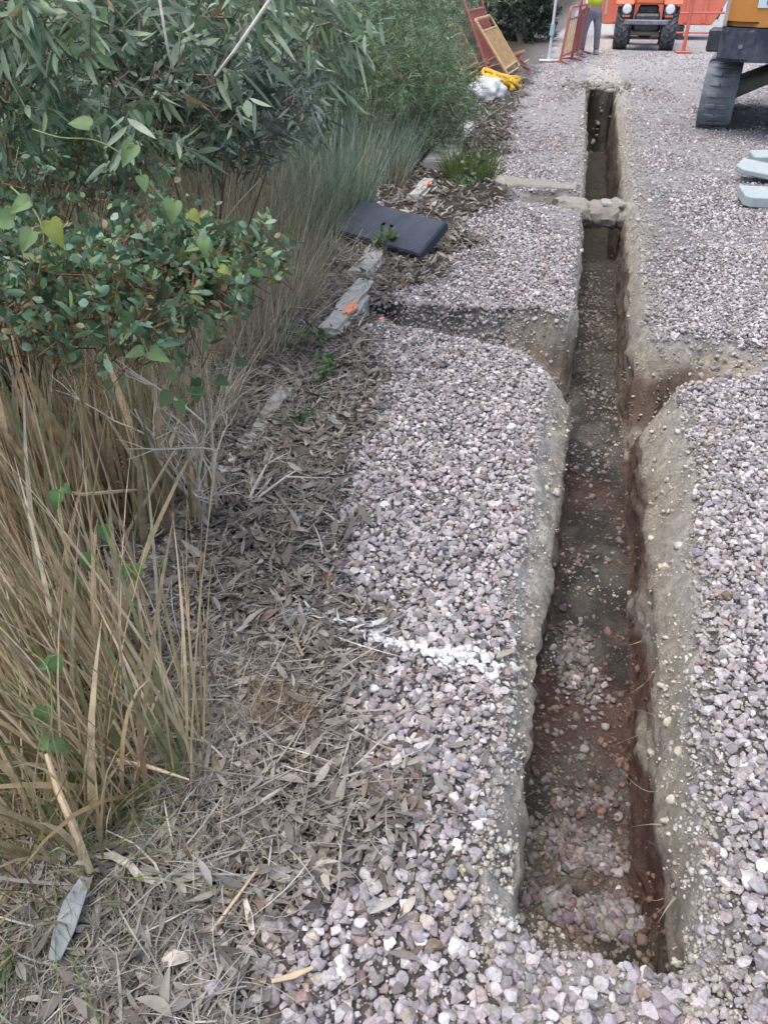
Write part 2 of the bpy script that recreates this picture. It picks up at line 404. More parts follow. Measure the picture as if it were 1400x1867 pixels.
# ------------------------------------------------------------------ stones
def ico(sub):
    b = bmesh.new(); bmesh.ops.create_icosphere(b, subdivisions=sub, radius=1)
    V = np.array([v.co[:] for v in b.verts]); Fc = np.array([[v.index for v in f.verts] for f in b.faces]); b.free(); return V, Fc
def stone_bases(sub, n=10):
    V0, Fc = ico(sub); out = []
    for k in range(n):
        V = V0.copy()
        for j in range(12):
            nrm = rng.normal(size=3); nrm /= np.linalg.norm(nrm); dd = rng.uniform(.46, .84)
            V -= np.maximum(0, V @ nrm - dd)[:, None] * nrm[None, :]
        V *= C_(1, rng.uniform(.68, .95), rng.uniform(.5, .8)); out.append(V)
    return out, Fc
def rand_rot(n, tilt):
    yaw = rng.uniform(0, 2 * np.pi, n); a = rng.normal(0, tilt, n); b = rng.normal(0, tilt, n)
    def rm(ax, t):
        c, s = np.cos(t), np.sin(t); M = np.zeros((n, 3, 3)); i, j = [(1, 2), (2, 0), (0, 1)][ax]
        M[:, ax, ax] = 1; M[:, i, i] = c; M[:, j, j] = c; M[:, i, j] = -s; M[:, j, i] = s; return M
    return rm(2, yaw) @ rm(0, a) @ rm(1, b)
def stones(P, size, col, sub, tilt=.5, sink=.35):
    """arrays of stones at P (n,3): returns V, F, C"""
    bases, Fc = stone_bases(sub); n = len(P); which = rng.integers(0, len(bases), n); nv = len(bases[0])
    Rm = rand_rot(n, tilt) * size[:, None, None]
    BV = np.stack(bases)[which]
    V = np.einsum('nij,nvj->nvi', Rm, BV)
    V[..., 2] += (size * (.62 - sink))[:, None]
    V += P[:, None, :]
    Fa = (Fc[None] + (np.arange(n) * nv)[:, None, None]).reshape(-1, 3)
    return V.reshape(-1, 3), Fa, np.repeat(col, nv, 0)
def join(parts):
    Vs, Fs, Cs = [], [], []; o = 0
    for V, Fa, Cc in parts:
        Vs.append(V); Fs.append(Fa + o); Cs.append(Cc); o += len(V)
    return np.concatenate(Vs), Fs, np.concatenate(Cs)
PAL_ST = np.array([(.385, .355, .355), (.33, .305, .31), (.43, .395, .385), (.50, .47, .46), (.36, .315, .305), (.29, .27, .28), (.40, .345, .32),
                   (.25, .225, .22), (.56, .535, .525), (.39, .37, .38), (.34, .275, .25), (.25, .185, .155), (.47, .52, .51), (.42, .37, .30)])
PW = np.array([14, 14, 13, 11, 10, 12, 7, 6, 6, 12, 4, 1.3, .8, 2.5]); PW = PW / PW.sum()
def stone_cols(n, gain=1.0):
    c = PAL_ST[rng.choice(len(PAL_ST), n, p=PW)] * np.exp(rng.normal(-.04, .2, n))[:, None] * gain * C_(1.06, 1.04, 1.04)
    return np.clip(c + rng.normal(0, .008, (n, 3)), .03, .8)
def grid_pts(cell, x0, x1, y0, y1, jit=.9):
    gx = np.arange(x0, x1, cell); gy = np.arange(y0, y1, cell)
    X, Yy = np.meshgrid(gx, gy); X = X.ravel() + rng.uniform(-.5, .5, X.size) * cell * jit; Yy = Yy.ravel() + rng.uniform(-.5, .5, Yy.size) * cell * jit
    return X, Yy
def paint_w(x, y):
    """white marking paint sprayed across the bank"""
    a = gp(575, 1130); b = gp(705, 1178); c = gp(890, 1222)
    def dseg(p, q):
        dx, dy = q.x - p.x, q.y - p.y; t = np.clip(((x - p.x) * dx + (y - p.y) * dy) / (dx * dx + dy * dy), 0, 1)
        return np.hypot(x - p.x - t * dx, y - p.y - t * dy), t
    d1, t1 = dseg(a, b); d2, t2 = dseg(b, c)
    return np.minimum(d1 / .016, d2 / (.017 + .028 * t2)), t2
def stone_layer(x, y, sizem, thin=0.0):
    L0, Le, FL, FR, Re, R0, d, zl, zr = ctrl(y)
    act = d > .03
    inside = (x > L0 + .012) & (x < R0 - .012) & act
    near_edge = act & (((x > L0 - .03) & (x < Le)) | ((x < R0 + .05) & (x > Re)))
    lw = litter_w(x, y)
    cz = cuts(x, y)
    dusty = np.maximum(sst(.5, .66, fbm(x * .8, y * .8, 4, 82)) * sst(4, 9, y), np.maximum(sst(.40, .56, fbm(x * 1.1, y * .55, 4, 85)) * sst(8, 12, y) * 1.1, sst(.46, .6, fbm(x * 1.6, y * 1.1, 4, 86)) * sst(4, 7, y) * .9))
    keep = ~inside & (rng.random(len(x)) > lw * .93) & (rng.random(len(x)) > np.clip(cz / .06, 0, np.where(x < -.35, .45, np.where(x < .2, .8, .9))))
    keep &= rng.random(len(x)) > dusty * .75
    keep &= rng.random(len(x)) > .92 * np.exp(-np.maximum(0, x - R0) / (.10 + .12 * sst(4, 6, y))) * (x > R0) * sst(2.6, 5, y) * sst(.30, .55, fbm(x * 3, y * 2, 3, 83) + .1)
    keep &= rng.random(len(x)) > .8 * np.exp(-np.maximum(0, L0 - x) / .09) * (x < L0) * sst(5, 8, y)
    keep &= ~(near_edge & (rng.random(len(x)) < .45))
    keep &= x > -1.6
    z = ground_z(x, y); keep &= in_view(x, y, z)
    x, y, z = x[keep], y[keep], z[keep]
    s = sizem * np.exp(np.clip(rng.normal(-.03, .33, len(x)), -.9, .55))
    return np.stack([x, y, z], -1), s
parts = []; painted = []
def split_paint(P, s, sub):
    c = stone_cols(len(P))
    d, t = paint_w(P[:, 0], P[:, 1]); pk = (d < 1) & (rng.random(len(P)) < np.where(d < .6, .7, .35))
    if pk.any():
        white = np.clip(C_(.80, .80, .78)[None] * rng.uniform(.82, 1.05, pk.sum())[:, None], 0, .9)
        painted.append(stones(P[pk], s[pk], white, sub))
    parts.append(stones(P[~pk], s[~pk], c[~pk], sub))
x, y = grid_pts(.0195, -.9, 2.1, .3, 2.7); P, s = stone_layer(x, y, .0135); split_paint(P, s, 3)
x, y = grid_pts(.026, -.9, 2.1, .3, 2.7); P, s = stone_layer(x, y, .0132); P[:, 2] += .010; k = rng.random(len(P)) < .7; split_paint(P[k], s[k], 3)
x, y = grid_pts(.0185, -1.3, 3.6, 2.7, 6.0); P, s = stone_layer(x, y, .0125); split_paint(P, s, 2)
x, y = grid_pts(.030, -1.3, 3.6, 2.7, 6.0); P, s = stone_layer(x, y, .0125); P[:, 2] += .012; split_paint(P, s, 2)
x, y = grid_pts(.0255, -1.3, 5.5, 6.0, 11.5); P, s = stone_layer(x, y, .0148); parts.append(stones(P, s, stone_cols(len(P)), 1))
x, y = grid_pts(.044, -1.5, 9, 11.5, 24); P, s = stone_layer(x, y, .0205); parts.append(stones(P, s, stone_cols(len(P)), 1, sink=.6))
x, y = grid_pts(.0115, -.9, 1.5, .3, 2.6); P, s = stone_layer(x, y, .0046); P[:, 2] += .006 * rng.random(len(P)); k = rng.random(len(P)) < .8; parts.append(stones(P[k], s[k], stone_cols(k.sum(), .95), 1))
x, y = grid_pts(.018, -1.2, 2.4, 2.6, 5.5); P, s = stone_layer(x, y, .006); P[:, 2] += .006 * rng.random(len(P)); k = rng.random(len(P)) < .7; parts.append(stones(P[k], s[k], stone_cols(k.sum(), .95), 1))
V, Fs, Cc = join(parts)
tag(mesh_np('gravel', V, Fs, M_stone, None, Cc, False), label='pinkish grey pebbles spread over both banks of the trench', cat='gravel', kind='stuff')
n = 130; a_, b_, c_ = gp(575, 1132), gp(705, 1178), gp(890, 1222); t = rng.random(n) ** .6; t = t[(t < .12) | (t > .3) | (rng.random(n) < .25)]; n = len(t)
xx = np.where(t < .4, a_.x + (b_.x - a_.x) * t / .4, b_.x + (c_.x - b_.x) * (t - .4) / .6) + rng.normal(0, .011, n); yy = np.where(t < .4, a_.y + (b_.y - a_.y) * t / .4, b_.y + (c_.y - b_.y) * (t - .4) / .6) + rng.normal(0, 1, n) * (.008 + .022 * sst(.5, 1, t))
painted.append(stones(np.stack([xx, yy, ground_z(xx, yy) + .014], -1), .0115 * np.exp(rng.normal(0, .25, n)), np.full((n, 3), .74) * rng.uniform(.75, 1.1, n)[:, None], 2))
V, Fs, Cc = join(painted)
tag(mesh_np('painted_pebbles', V, Fs, M_stone, None, Cc), label='streak of white marking paint across the pebbles and leaves', cat='paint mark', kind='stuff')

# rubble on the trench floor and crumbs on the shoulders
parts = []
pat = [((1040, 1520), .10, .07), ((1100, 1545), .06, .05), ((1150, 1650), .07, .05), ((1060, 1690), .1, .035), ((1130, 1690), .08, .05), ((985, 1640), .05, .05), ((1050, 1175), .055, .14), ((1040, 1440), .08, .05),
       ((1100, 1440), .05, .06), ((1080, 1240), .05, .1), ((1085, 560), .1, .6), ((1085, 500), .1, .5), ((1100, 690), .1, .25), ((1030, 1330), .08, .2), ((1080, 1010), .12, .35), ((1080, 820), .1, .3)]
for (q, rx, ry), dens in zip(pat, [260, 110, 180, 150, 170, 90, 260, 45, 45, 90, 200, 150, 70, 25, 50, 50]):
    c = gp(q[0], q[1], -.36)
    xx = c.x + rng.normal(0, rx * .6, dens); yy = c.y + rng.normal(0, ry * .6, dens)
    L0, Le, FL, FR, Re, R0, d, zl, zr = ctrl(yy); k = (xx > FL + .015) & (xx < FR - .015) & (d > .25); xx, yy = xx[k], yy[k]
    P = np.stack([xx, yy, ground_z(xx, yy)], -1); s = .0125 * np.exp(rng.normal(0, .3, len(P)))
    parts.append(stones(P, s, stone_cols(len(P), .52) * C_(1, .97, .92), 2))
n = 16000                                    # small crumbs everywhere in the trench
yy = .85 + 14 * rng.random(n) ** 2.2; L0, Le, FL, FR, Re, R0, d, zl, zr = ctrl(yy); xx = L0 + (R0 - L0) * rng.random(n)
k = d > .05; xx, yy = xx[k], yy[k]; P = np.stack([xx, yy, ground_z(xx, yy)], -1)
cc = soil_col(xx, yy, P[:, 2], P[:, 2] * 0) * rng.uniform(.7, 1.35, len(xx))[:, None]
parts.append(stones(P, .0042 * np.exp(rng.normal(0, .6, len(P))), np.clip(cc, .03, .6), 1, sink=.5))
n = 420                                     # dusty pebbles sticking out of the shoulders
yy = .82 + 13 * rng.random(n) ** 2; L0, Le, FL, FR, Re, R0, d, zl, zr = ctrl(yy); sd_ = rng.random(n) < .4
k = rng.random(n) ** 1.5; xx = np.where(sd_, L0 + (Le - L0) * k, R0 + (Re - R0) * k); kk = d > .03; xx, yy = xx[kk], yy[kk]
P = np.stack([xx, yy, ground_z(xx, yy)], -1)
parts.append(stones(P, .010 * np.exp(np.clip(rng.normal(0, .35, len(P)), -.8, .5)), stone_cols(len(P), .95) * .55 + C_(.42, .375, .315) * .45, 2, sink=.75))
n = 420                                      # clods broken off the sides
yy = .85 + 14 * rng.random(n) ** 1.6; L0, Le, FL, FR, Re, R0, d, zl, zr = ctrl(yy); pk = rng.random(n)
xx = np.where(pk < .3, FL + rng.random(n) * .04, np.where(pk < .6, FR - rng.random(n) * .05, np.where(pk < .7, L0 + rng.random(n) * .05, R0 - rng.random(n) * .10))); kk = d > .05; xx, yy = xx[kk], yy[kk]
P = np.stack([xx, yy, ground_z(xx, yy)], -1)
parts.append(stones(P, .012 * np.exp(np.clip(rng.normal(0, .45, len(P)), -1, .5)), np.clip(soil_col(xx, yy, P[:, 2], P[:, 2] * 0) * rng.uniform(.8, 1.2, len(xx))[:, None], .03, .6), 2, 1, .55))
n = 260                                      # crumbled earth in the side cuts
sd_ = rng.random(n) < .4; xx = np.where(sd_, -.45 + .5 * rng.random(n), .55 + .75 * rng.random(n)); yy = np.where(sd_, 3.85 + .6 * rng.random(n), 3.45 + .95 * rng.random(n)); kk = cuts(xx, yy) > .02; xx, yy = xx[kk], yy[kk]
P = np.stack([xx, yy, ground_z(xx, yy)], -1)
parts.append(stones(P, .015 * np.exp(np.clip(rng.normal(0, .5, len(P)), -1, .75)), C_(.37, .325, .265) * rng.uniform(.7, 1.2, len(xx))[:, None], 2, 1, .55))
n = 9000                                     # spoil spilled on the gravel along both edges
yy = .75 + 12 * rng.random(n) ** 1.5; L0, Le, FL, FR, Re, R0, d, zl, zr = ctrl(yy); o_ = .09 * np.abs(rng.normal(0, 1, n)); xx = np.where(rng.random(n) < .35, L0 - o_ * .6 + .02, R0 + o_ - .02)
P = np.stack([xx, yy, ground_z(xx, yy) + .012 * rng.random(n)], -1)
parts.append(stones(P, .0048 * np.exp(np.clip(rng.normal(0, .6, n), -1, 1.1)), C_(.43, .39, .33) * rng.uniform(.7, 1.1, n)[:, None], 1, 1, .4))
n = 420                                      # lumps heaped at the far end
xx = .25 + rng.normal(0, .38, n); yy = 15.65 + rng.normal(0, .28, n); P = np.stack([xx, yy, ground_z(xx, yy)], -1)
parts.append(stones(P, .024 * np.exp(np.clip(rng.normal(0, .55, n), -1, .9)), C_(.30, .27, .235) * rng.uniform(.6, 1.3, n)[:, None], 2, 1, .4))
n = 2600                                     # gravel showing in the face of the side cut
xx = -1.1 + .95 * rng.random(n) ** 1.2; yy = 4.40 + .06 * xx + rng.normal(-.02, .05, n)
P = np.stack([xx, yy, ground_z(xx, yy)], -1); P = P[rng.random(n) < sst(.0, -.45, xx) + .1]
parts.append(stones(P, .0125 * np.exp(rng.normal(0, .3, len(P))), stone_cols(len(P), .8), 2, 1.0, .5))
V, Fs, Cc = join(parts)
tag(mesh_np('trench_rubble', V, Fs, M_stone, None, Cc), label='loose stones and earth crumbs fallen into the trench', cat='rubble', kind='stuff')

# ------------------------------------------------------------------ ribbons: leaves, blades, straw
def ribbons(P, D, Bd, L, Wd, prof, fold=0.0, up=None, twist=0.0):
    """N curved strips. P base, D unit start direction, Bd bend (added * t^2), L length, Wd full width, prof width profile (seg+1)"""
    n = len(P); prof = np.asarray(prof, float); sg = len(prof) - 1; t = np.linspace(0, 1, sg + 1)
    C = P[:, None] + (D[:, None] * t[None, :, None] + Bd[:, None] * (t ** 2)[None, :, None]) * L[:, None, None]
    T = D[:, None] + 2 * Bd[:, None] * t[None, :, None]; T /= np.linalg.norm(T, axis=-1, keepdims=True)
    if up is None: up = rng.normal(size=(n, 3))
    S = np.cross(T, up[:, None]); S /= np.maximum(np.linalg.norm(S, axis=-1, keepdims=True), 1e-6)
    Nn = np.cross(S, T)
    if twist:
        a = (rng.normal(0, twist, n))[:, None] * t[None]; S, Nn = S * np.cos(a)[..., None] + Nn * np.sin(a)[..., None], Nn * np.cos(a)[..., None] - S * np.sin(a)[..., None]
    h = (Wd[:, None] * prof[None] * .5)[..., None]
    if fold:
        fo = (rng.normal(fold, abs(fold) * .6, n))[:, None, None]
        rows = np.stack([C - S * h + Nn * h * fo, C, C + S * h + Nn * h * fo], 2); k = 3
    else:
        rows = np.stack([C - S * h, C + S * h], 2); k = 2
    V = rows.reshape(-1, 3); m = (sg + 1) * k
    q = []
    for i in range(sg):
        for j in range(k - 1): q.append([i * k + j, i * k + j + 1, (i + 1) * k + j + 1, (i + 1) * k + j])
    Fa = (np.array(q)[None] + (np.arange(n) * m)[:, None, None]).reshape(-1, 4)
    return V, Fa, m
LANCE = [.12, .75, 1.0, .92, .62, .06]
OVAL = [.15, .85, 1.0, .85, .1]
BLADE = [.7, 1.0, .9, .7, .4, .05]
NEEDLE = [.8, 1.0, .1]
def pick(pal, n, wts=None, var=.2):
    pal = np.array(pal, float); p = None if wts is None else np.array(wts, float) / np.sum(wts)
    return np.clip(pal[rng.choice(len(pal), n, p=p)] * rng.uniform(1 - var, 1 + var, n)[:, None], .01, .9)
def unit(a): return a / np.maximum(np.linalg.norm(a, axis=-1, keepdims=True), 1e-6)

def roots():
    n = 110; yy = 1 + 12 * rng.random(n) ** 1.7; L0, Le, FL, FR, Re, R0, d, zl, zr = ctrl(yy); side_ = rng.random(n) < .35
    z = -.09 - .22 * rng.random(n); x = np.where(side_, Le + .01, Re - .01)
    D = np.stack([np.where(side_, 1, -1) * rng.uniform(.2, .9, n), rng.normal(0, .6, n), rng.normal(-.3, .5, n)], -1); D = unit(D)
    V, Fa, mv = ribbons(np.stack([x, yy, z], -1), D, rng.normal(0, .35, (n, 3)) - C_(0, 0, .3), .05 * np.exp(rng.normal(0, .5, n)), .0028 * np.exp(rng.normal(0, .4, n)), [1, .9, .7, .5, .3, .1])
    tag(mesh_np('roots', V, [Fa], M_grass, None, np.repeat(pick([(.3, .22, .16), (.42, .35, .26), (.16, .11, .08)], n), mv, 0)), label='thin torn roots sticking out of the trench walls', cat='roots', kind='stuff')
roots()
PAL_LIT = [(.235, .205, .175), (.30, .265, .22), (.17, .145, .12), (.115, .095, .08), (.34, .31, .275), (.20, .125, .085), (.38, .32, .24), (.25, .235, .215), (.21, .15, .10)]
W_LIT = [16, 12, 13, 8, 8, 4, 4, 12, 4]
def leaf_litter():
    parts = []
    def layer(n, x0, x1, y0, y1, zup, lmean, yexp=1.0, over=False, brk=False):
        x = rng.uniform(x0, x1, n); y = y0 + (y1 - y0) * rng.random(n) ** yexp
        lw = litter_w(x, y)
        pk = lw * (.55 + .6 * fbm(x * 2.5, y * 2.5, 3, 103)) if not over else (1 - lw) * sst(.5, .72, fbm(x * 3.5, y * 3.5, 3, 101)) * .6 * np.exp(-np.maximum(0, x - litter_edge(y) - .1) / .22)
        k = rng.random(n) < pk
        if over: k &= x < -.03
        k &= cuts(x, y) < .05
        x, y = x[k], y[k]; z = ground_z(x, y)
        k = in_view(x, y, z); x, y, z = x[k], y[k], z[k]; m = len(x)
        ang = rng.uniform(0, 2 * np.pi, m); tilt = rng.normal(0, .26, m)
        D = np.stack([np.cos(ang) * np.cos(tilt), np.sin(ang) * np.cos(tilt), np.sin(tilt)], -1)
        side = np.stack([-np.sin(ang), np.cos(ang), np.zeros(m)], -1)
        Bd = side * rng.normal(0, .25, m)[:, None] + C_(0, 0, 1) * rng.normal(.02, .26, m)[:, None]
        L = np.minimum(lmean * np.exp(rng.normal(0, .32, m)), np.where(y < 1.5, .068, .09)); Wd = L * rng.uniform(.15, .36, m)
        up = np.stack([rng.normal(0, .35, m), rng.normal(0, .35, m), np.ones(m)], -1)
        P = np.stack([x, y, z + zup * rng.random(m) + .006 + np.abs(np.sin(tilt)) * L * .4], -1)
        if brk: V, Fa, mv = ribbons(P, D, Bd, L * .7, Wd * 1.15, [.75, 1, .9, .95, .55, .35], .5, up, .9)
        else: V, Fa, mv = ribbons(P, D, Bd, L, Wd, LANCE, .35, up, .5)
        lc = pick(PAL_LIT, m, W_LIT, .45) * C_(1.16, 1.13, 1.08); dp, _ = paint_w(x, y); lc[(dp < 1.2) & (rng.random(m) < .6)] = .7
        lc = (lc * .74 + lc.mean(1, keepdims=True) * .26) * .86
        parts.append((V, Fa, np.repeat(lc, mv, 0)))
    layer(19000, -1.75, .1, .35, 2.6, .022, .043)
    layer(14000, -1.75, .1, .35, 2.6, .026, .03, brk=True)
    layer(9000, -1.75, .1, .35, 2.6, .03, .032)
    layer(9000, -2.0, -.3, 2.6, 6, .025, .035, brk=True)
    layer(1500, -1.75, .1, .35, 2.6, .035, .075)
    layer(22000, -2.0, -.3, 2.6, 6, .025, .055)
    layer(9000, -2.6, -.3, 6, 16, .025, .085)
    layer(5200, -.9, .0, .4, 6, .012, .055, 1.2, True)
    layer(1500, -1.0, .0, 6, 12, .012, .065, 1.2, True)
    V, Fs, Cc = join(parts)
    tag(mesh_np('leaf_litter', V, Fs, M_litter, None, Cc), label='carpet of curled grey brown fallen leaves beside the pebbles', cat='leaf litter', kind='stuff')
leaf_litter()
PAL_STRAW = [(.42, .395, .35), (.35, .32, .275), (.50, .48, .44), (.27, .24, .20), (.19, .165, .14), (.37, .31, .225), (.33, .32, .30)]
def straw():
    parts = []
    def layer(n, fn, lmean, wmean, zup, tl=.12):
        x, y = fn(n); z = ground_z(x, y); k = in_view(x, y, z) & (litter_w(x, y) > .3); x, y, z = x[k], y[k], z[k]; m = len(x)
        ang = rng.uniform(0, 2 * np.pi, m); tilt = np.abs(rng.normal(0, tl, m))
        D = np.stack([np.cos(ang) * np.cos(tilt), np.sin(ang) * np.cos(tilt), np.sin(tilt)], -1)
        Bd = np.stack([rng.normal(0, .2, m), rng.normal(0, .2, m), -np.abs(rng.normal(0, .1, m))], -1)
        L = lmean * np.exp(rng.normal(0, .45, m)); Wd = wmean * np.exp(rng.normal(0, .35, m))
        P = np.stack([x, y, z + .008 + zup * rng.random(m)], -1)
        up = np.stack([rng.normal(0, .4, m), rng.normal(0, .4, m), np.ones(m)], -1)
        V, Fa, mv = ribbons(P, D, Bd, L, Wd, [.8, 1, 1, .8, .3], 0, up)
        parts.append((V, Fa, np.repeat(pick(PAL_STRAW, m, [10, 8, 6, 7, 5, 3, 6], .3), mv, 0)))
    layer(9000, lambda n: (-.9 + rng.normal(0, .3, n), .3 + 1.15 * rng.random(n)), .07, .0016, .035, .2)
    layer(900, lambda n: (-.8 + rng.normal(0, .36, n), .3 + 1.3 * rng.random(n)), .13, .0035, .04, .2)
    layer(3500, lambda n: (-1.25 + rng.normal(0, .3, n), .6 + 3.2 * rng.random(n)), .12, .0023, .04)
    layer(7000, lambda n: (-.8 + rng.normal(0, .3, n), .4 + 5 * rng.random(n)), .05, .0014, .03, .2)
    layer(4500, lambda n: (-1.5 + rng.normal(0, .25, n), 2.6 + 3.6 * rng.random(n)), .16, .0026, .05, .25)
    V, Fs, Cc = join(parts)
    tag(mesh_np('straw', V, Fs, M_grass, None, Cc), label='scattered pale dry straw and grass stalks over the leaf litter', cat='straw', kind='stuff')
straw()

# ------------------------------------------------------------------ grasses
PAL_DRY = [(.22, .25, .12), (.46, .36, .22), (.54, .45, .30), (.38, .27, .16), (.30, .225, .15), (.60, .52, .39), (.36, .31, .18), (.52, .40, .25)]
PAL_MIX = [(.20, .26, .14), (.26, .31, .19), (.42, .38, .26), (.16, .22, .12), (.48, .43, .31)]
PAL_THATCH = [(0.506, 0.429, 0.302), (0.594, 0.517, 0.389), (0.418, 0.341, 0.227), (0.660, 0.594, 0.464), (0.330, 0.286, 0.184), (0.363, 0.363, 0.205)]
def grass_tuft(name, label, cat, base, n, L, wd, lean, spread, rad, pal, wts=None, group=None, droop=.25, prof=BLADE, jl=.3, wide=0):
    base = Vector(base); base.z = float(ground_z(base.x, base.y))
    a = rng.uniform(0, 2 * np.pi, n); r = rad * np.sqrt(rng.random(n))
    P = np.stack([r * np.cos(a), r * np.sin(a), np.zeros(n)], -1)
    P[:, 2] = ground_z(P[:, 0] + base.x, P[:, 1] + base.y) - base.z - .01
    out = np.stack([np.cos(a), np.sin(a), np.zeros(n)], -1) * (rng.random(n) * spread)[:, None]
    D = unit(out + np.array(lean)[None] + rng.normal(0, .13 if wd > .004 else .26, (n, 3)) + C_(0, 0, 1) * .55)
    hor = D.copy(); hor[:, 2] = 0
    Bd = hor * rng.uniform(0, droop * 1.6, n)[:, None] + rng.normal(0, .09, (n, 3)) - C_(0, 0, 1) * (rng.random(n) ** 2 * droop)[:, None]
    LL = L * np.exp(rng.normal(0, jl, n)); LL = np.minimum(LL, L * 1.5)
    wdv = wd * np.exp(rng.normal(0, .35, n))
    if wide: q_ = rng.random(n) < wide; wdv[q_] *= rng.uniform(1.8, 3.0, q_.sum()); D[q_] = unit(D[q_] + rng.normal(0, .16, (q_.sum(), 3)))
    if wide: D[:, 0] = np.minimum(D[:, 0], .10); Bd[:, 0] = np.minimum(Bd[:, 0], .06)
    V, Fa, mv = ribbons(P, D, Bd, LL, wdv, prof, 0, None, .6)
    o = mesh_np(name, V, [Fa], M_grass, None, np.repeat(pick(pal, n, wts), mv, 0)); o.location = base
    return tag(o, label, cat, group)
G_DRY = 'dry grass clumps along the left edge'
def dry(px, py, n, L, wd, lean, spread, rad, label, droop=.25, pal=PAL_DRY, wts=None, jl=.3):
    return grass_tuft('dry_grass_clump', label, 'dry grass', gp(px, py), n, L, wd, lean, spread, rad, pal, wts, G_DRY, droop, jl=jl, wide=.3 if wd > .004 else 0)
dry(275, 1400, 150, .62, .0055, (-.42, .12, .5), .35, .15, 'tawny dry grass clump leaning left over the litter, with its foot nearest the trench side')
dry(120, 1480, 170, .55, .006, (-.25, .1, .45), .5, .17, 'flattened brown dry grass clump at lower left above the grey bark strip', .45)
dry(60, 1300, 140, .6, .007, (-.3, .2, .5), .4, .18, 'dense dry grass clump at the left edge, halfway down the picture')
dry(190, 1230, 120, .62, .006, (-.35, .15, .6), .3, .14, 'slanting straw coloured clump just behind the nearest dry clump')
dry(290, 930, 90, .42, .014, (-.02, .05, 1.1), .16, .22, 'upright broad bladed reed clump behind the fallen dry stalk', .1)
dry(120, 960, 130, .55, .016, (-.08, .0, 1.1), .2, .22, 'tall upright reed clump with broad tan blades at the left edge', .12)
dry(50, 1060, 140, .6, .007, (-.2, .05, .7), .35, .2, 'dry reed clump below the dark green bush, leaning at the left edge')
dry(200, 800, 520, .45, .003, (0, .05, .9), .35, .25, 'brown grass clump in the shade under the dark green bush', .3)
dry(330, 770, 560, .40, .0026, (.05, 0, .8), .45, .24, 'fine thatchy brown grass clump left of the bare dead twig', .4, pal=PAL_THATCH)
dry(430, 640, 650, .5, .0026, (.02, 0, .9), .4, .27, 'pale dry grass clump right of the dark green bush', .3, pal=PAL_THATCH)
dry(400, 560, 620, .6, .003, (.0, 0, 1), .35, .3, 'dry grass clump behind the tip of the dark green bush', .25, pal=PAL_THATCH)
dry(500, 560, 620, .5, .0026, (.1, -.05, .9), .45, .26, 'pale dry grass clump at the edge of the buried kerb', .4, pal=PAL_THATCH)
dry(530, 480, 650, .6, .0028, (.06, 0, 1), .35, .3, 'mixed green and straw coloured clump left of the black cover', .3, pal=PAL_MIX)
dry(450, 470, 600, .7, .003, (0, 0, 1.1), .3, .3, 'tall dry grass clump in front of the blue grey grass', .25, pal=PAL_THATCH)
dry(380, 430, 600, .75, .003, (0, 0, 1.1), .3, .35, 'tall half green grass clump left of the blue grey grass', .25, pal=PAL_MIX)
for q in ((300, 520, 'taller pale grass clump showing above the glossy bush'), (190, 520, 'pale grass clump showing through under the corner eucalyptus'), (360, 480, 'pale grass clump behind the arching vine'), (90, 560, 'pale grass clump in shade at the left, above the glossy bush')):
    dry(q[0], q[1], 480, .62, .0034, (0, -.05, .9), .55, .4, q[2], .6, PAL_THATCH)
dry(50, 1580, 130, .3, .005, (.25, -.05, .3), .7, .2, 'tangled flattened clump below the brown broken stalk in the lower left', .5)
dry(680, 330, 350, .35, .0035, (0, 0, .9), .5, .3, 'low dry grass clump behind the black cover', .4, pal=PAL_THATCH)
PAL_BLUE = [(0.264, 0.342, 0.300), (0.348, 0.427, 0.396), (0.180, 0.256, 0.180), (0.240, 0.329, 0.180), (0.504, 0.464, 0.312), (0.144, 0.207, 0.120)]
grass_tuft('blue_grass_tuft', 'tall blue grey grass tuft rising behind the black cover', 'grass tuft', gp(590, 415), 1700, .66, .0046, (.0, 0, 1.0), .5, .34, PAL_BLUE, [10, 8, 8, 7, 4, 6], None, .3)
grass_tuft('blue_grass_tuft', 'smaller blue grey grass tuft behind the taller one', 'grass tuft', gp(690, 320), 900, .5, .005, (.1, 0, 1.0), .5, .32, PAL_BLUE, [10, 8, 8, 7, 4, 6], None, .35)
PAL_GRN = [(.10, .17, .05), (.14, .22, .06), (.08, .13, .045), (.2, .22, .08)]
grass_tuft('green_grass_tuft', 'thin green grass tuft among the flattened straw at lower left', 'grass tuft', gp(50, 1560), 420, .26, .0022, (.1, -.1, .35), .9, .2, PAL_GRN, None, None, .5)
grass_tuft('green_grass_tuft', 'bright green weed grass tuft beside the grey kerb lump', 'grass tuft', gp(855, 320), 420, .3, .006, (.0, 0, .8), .7, .25, PAL_GRN, None, None, .4)
grass_tuft('straw_tuft', 'small dead rust coloured straw tuft in the leaf litter', 'grass tuft', gp(515, 1320), 240, .15, .0013, (.0, .1, .7), .9, .05, [(.40, .27, .16), (.34, .22, .13), (.46, .36, .25)], None, None, .35)
grass_tuft('straw_tuft', 'faint grey straw tuft next to the curled bark strip', 'grass tuft', gp(330, 1420), 130, .2, .0016, (-.1, .2, .8), .8, .06, [(.40, .36, .29), (.3, .27, .2)], None, None, .4)

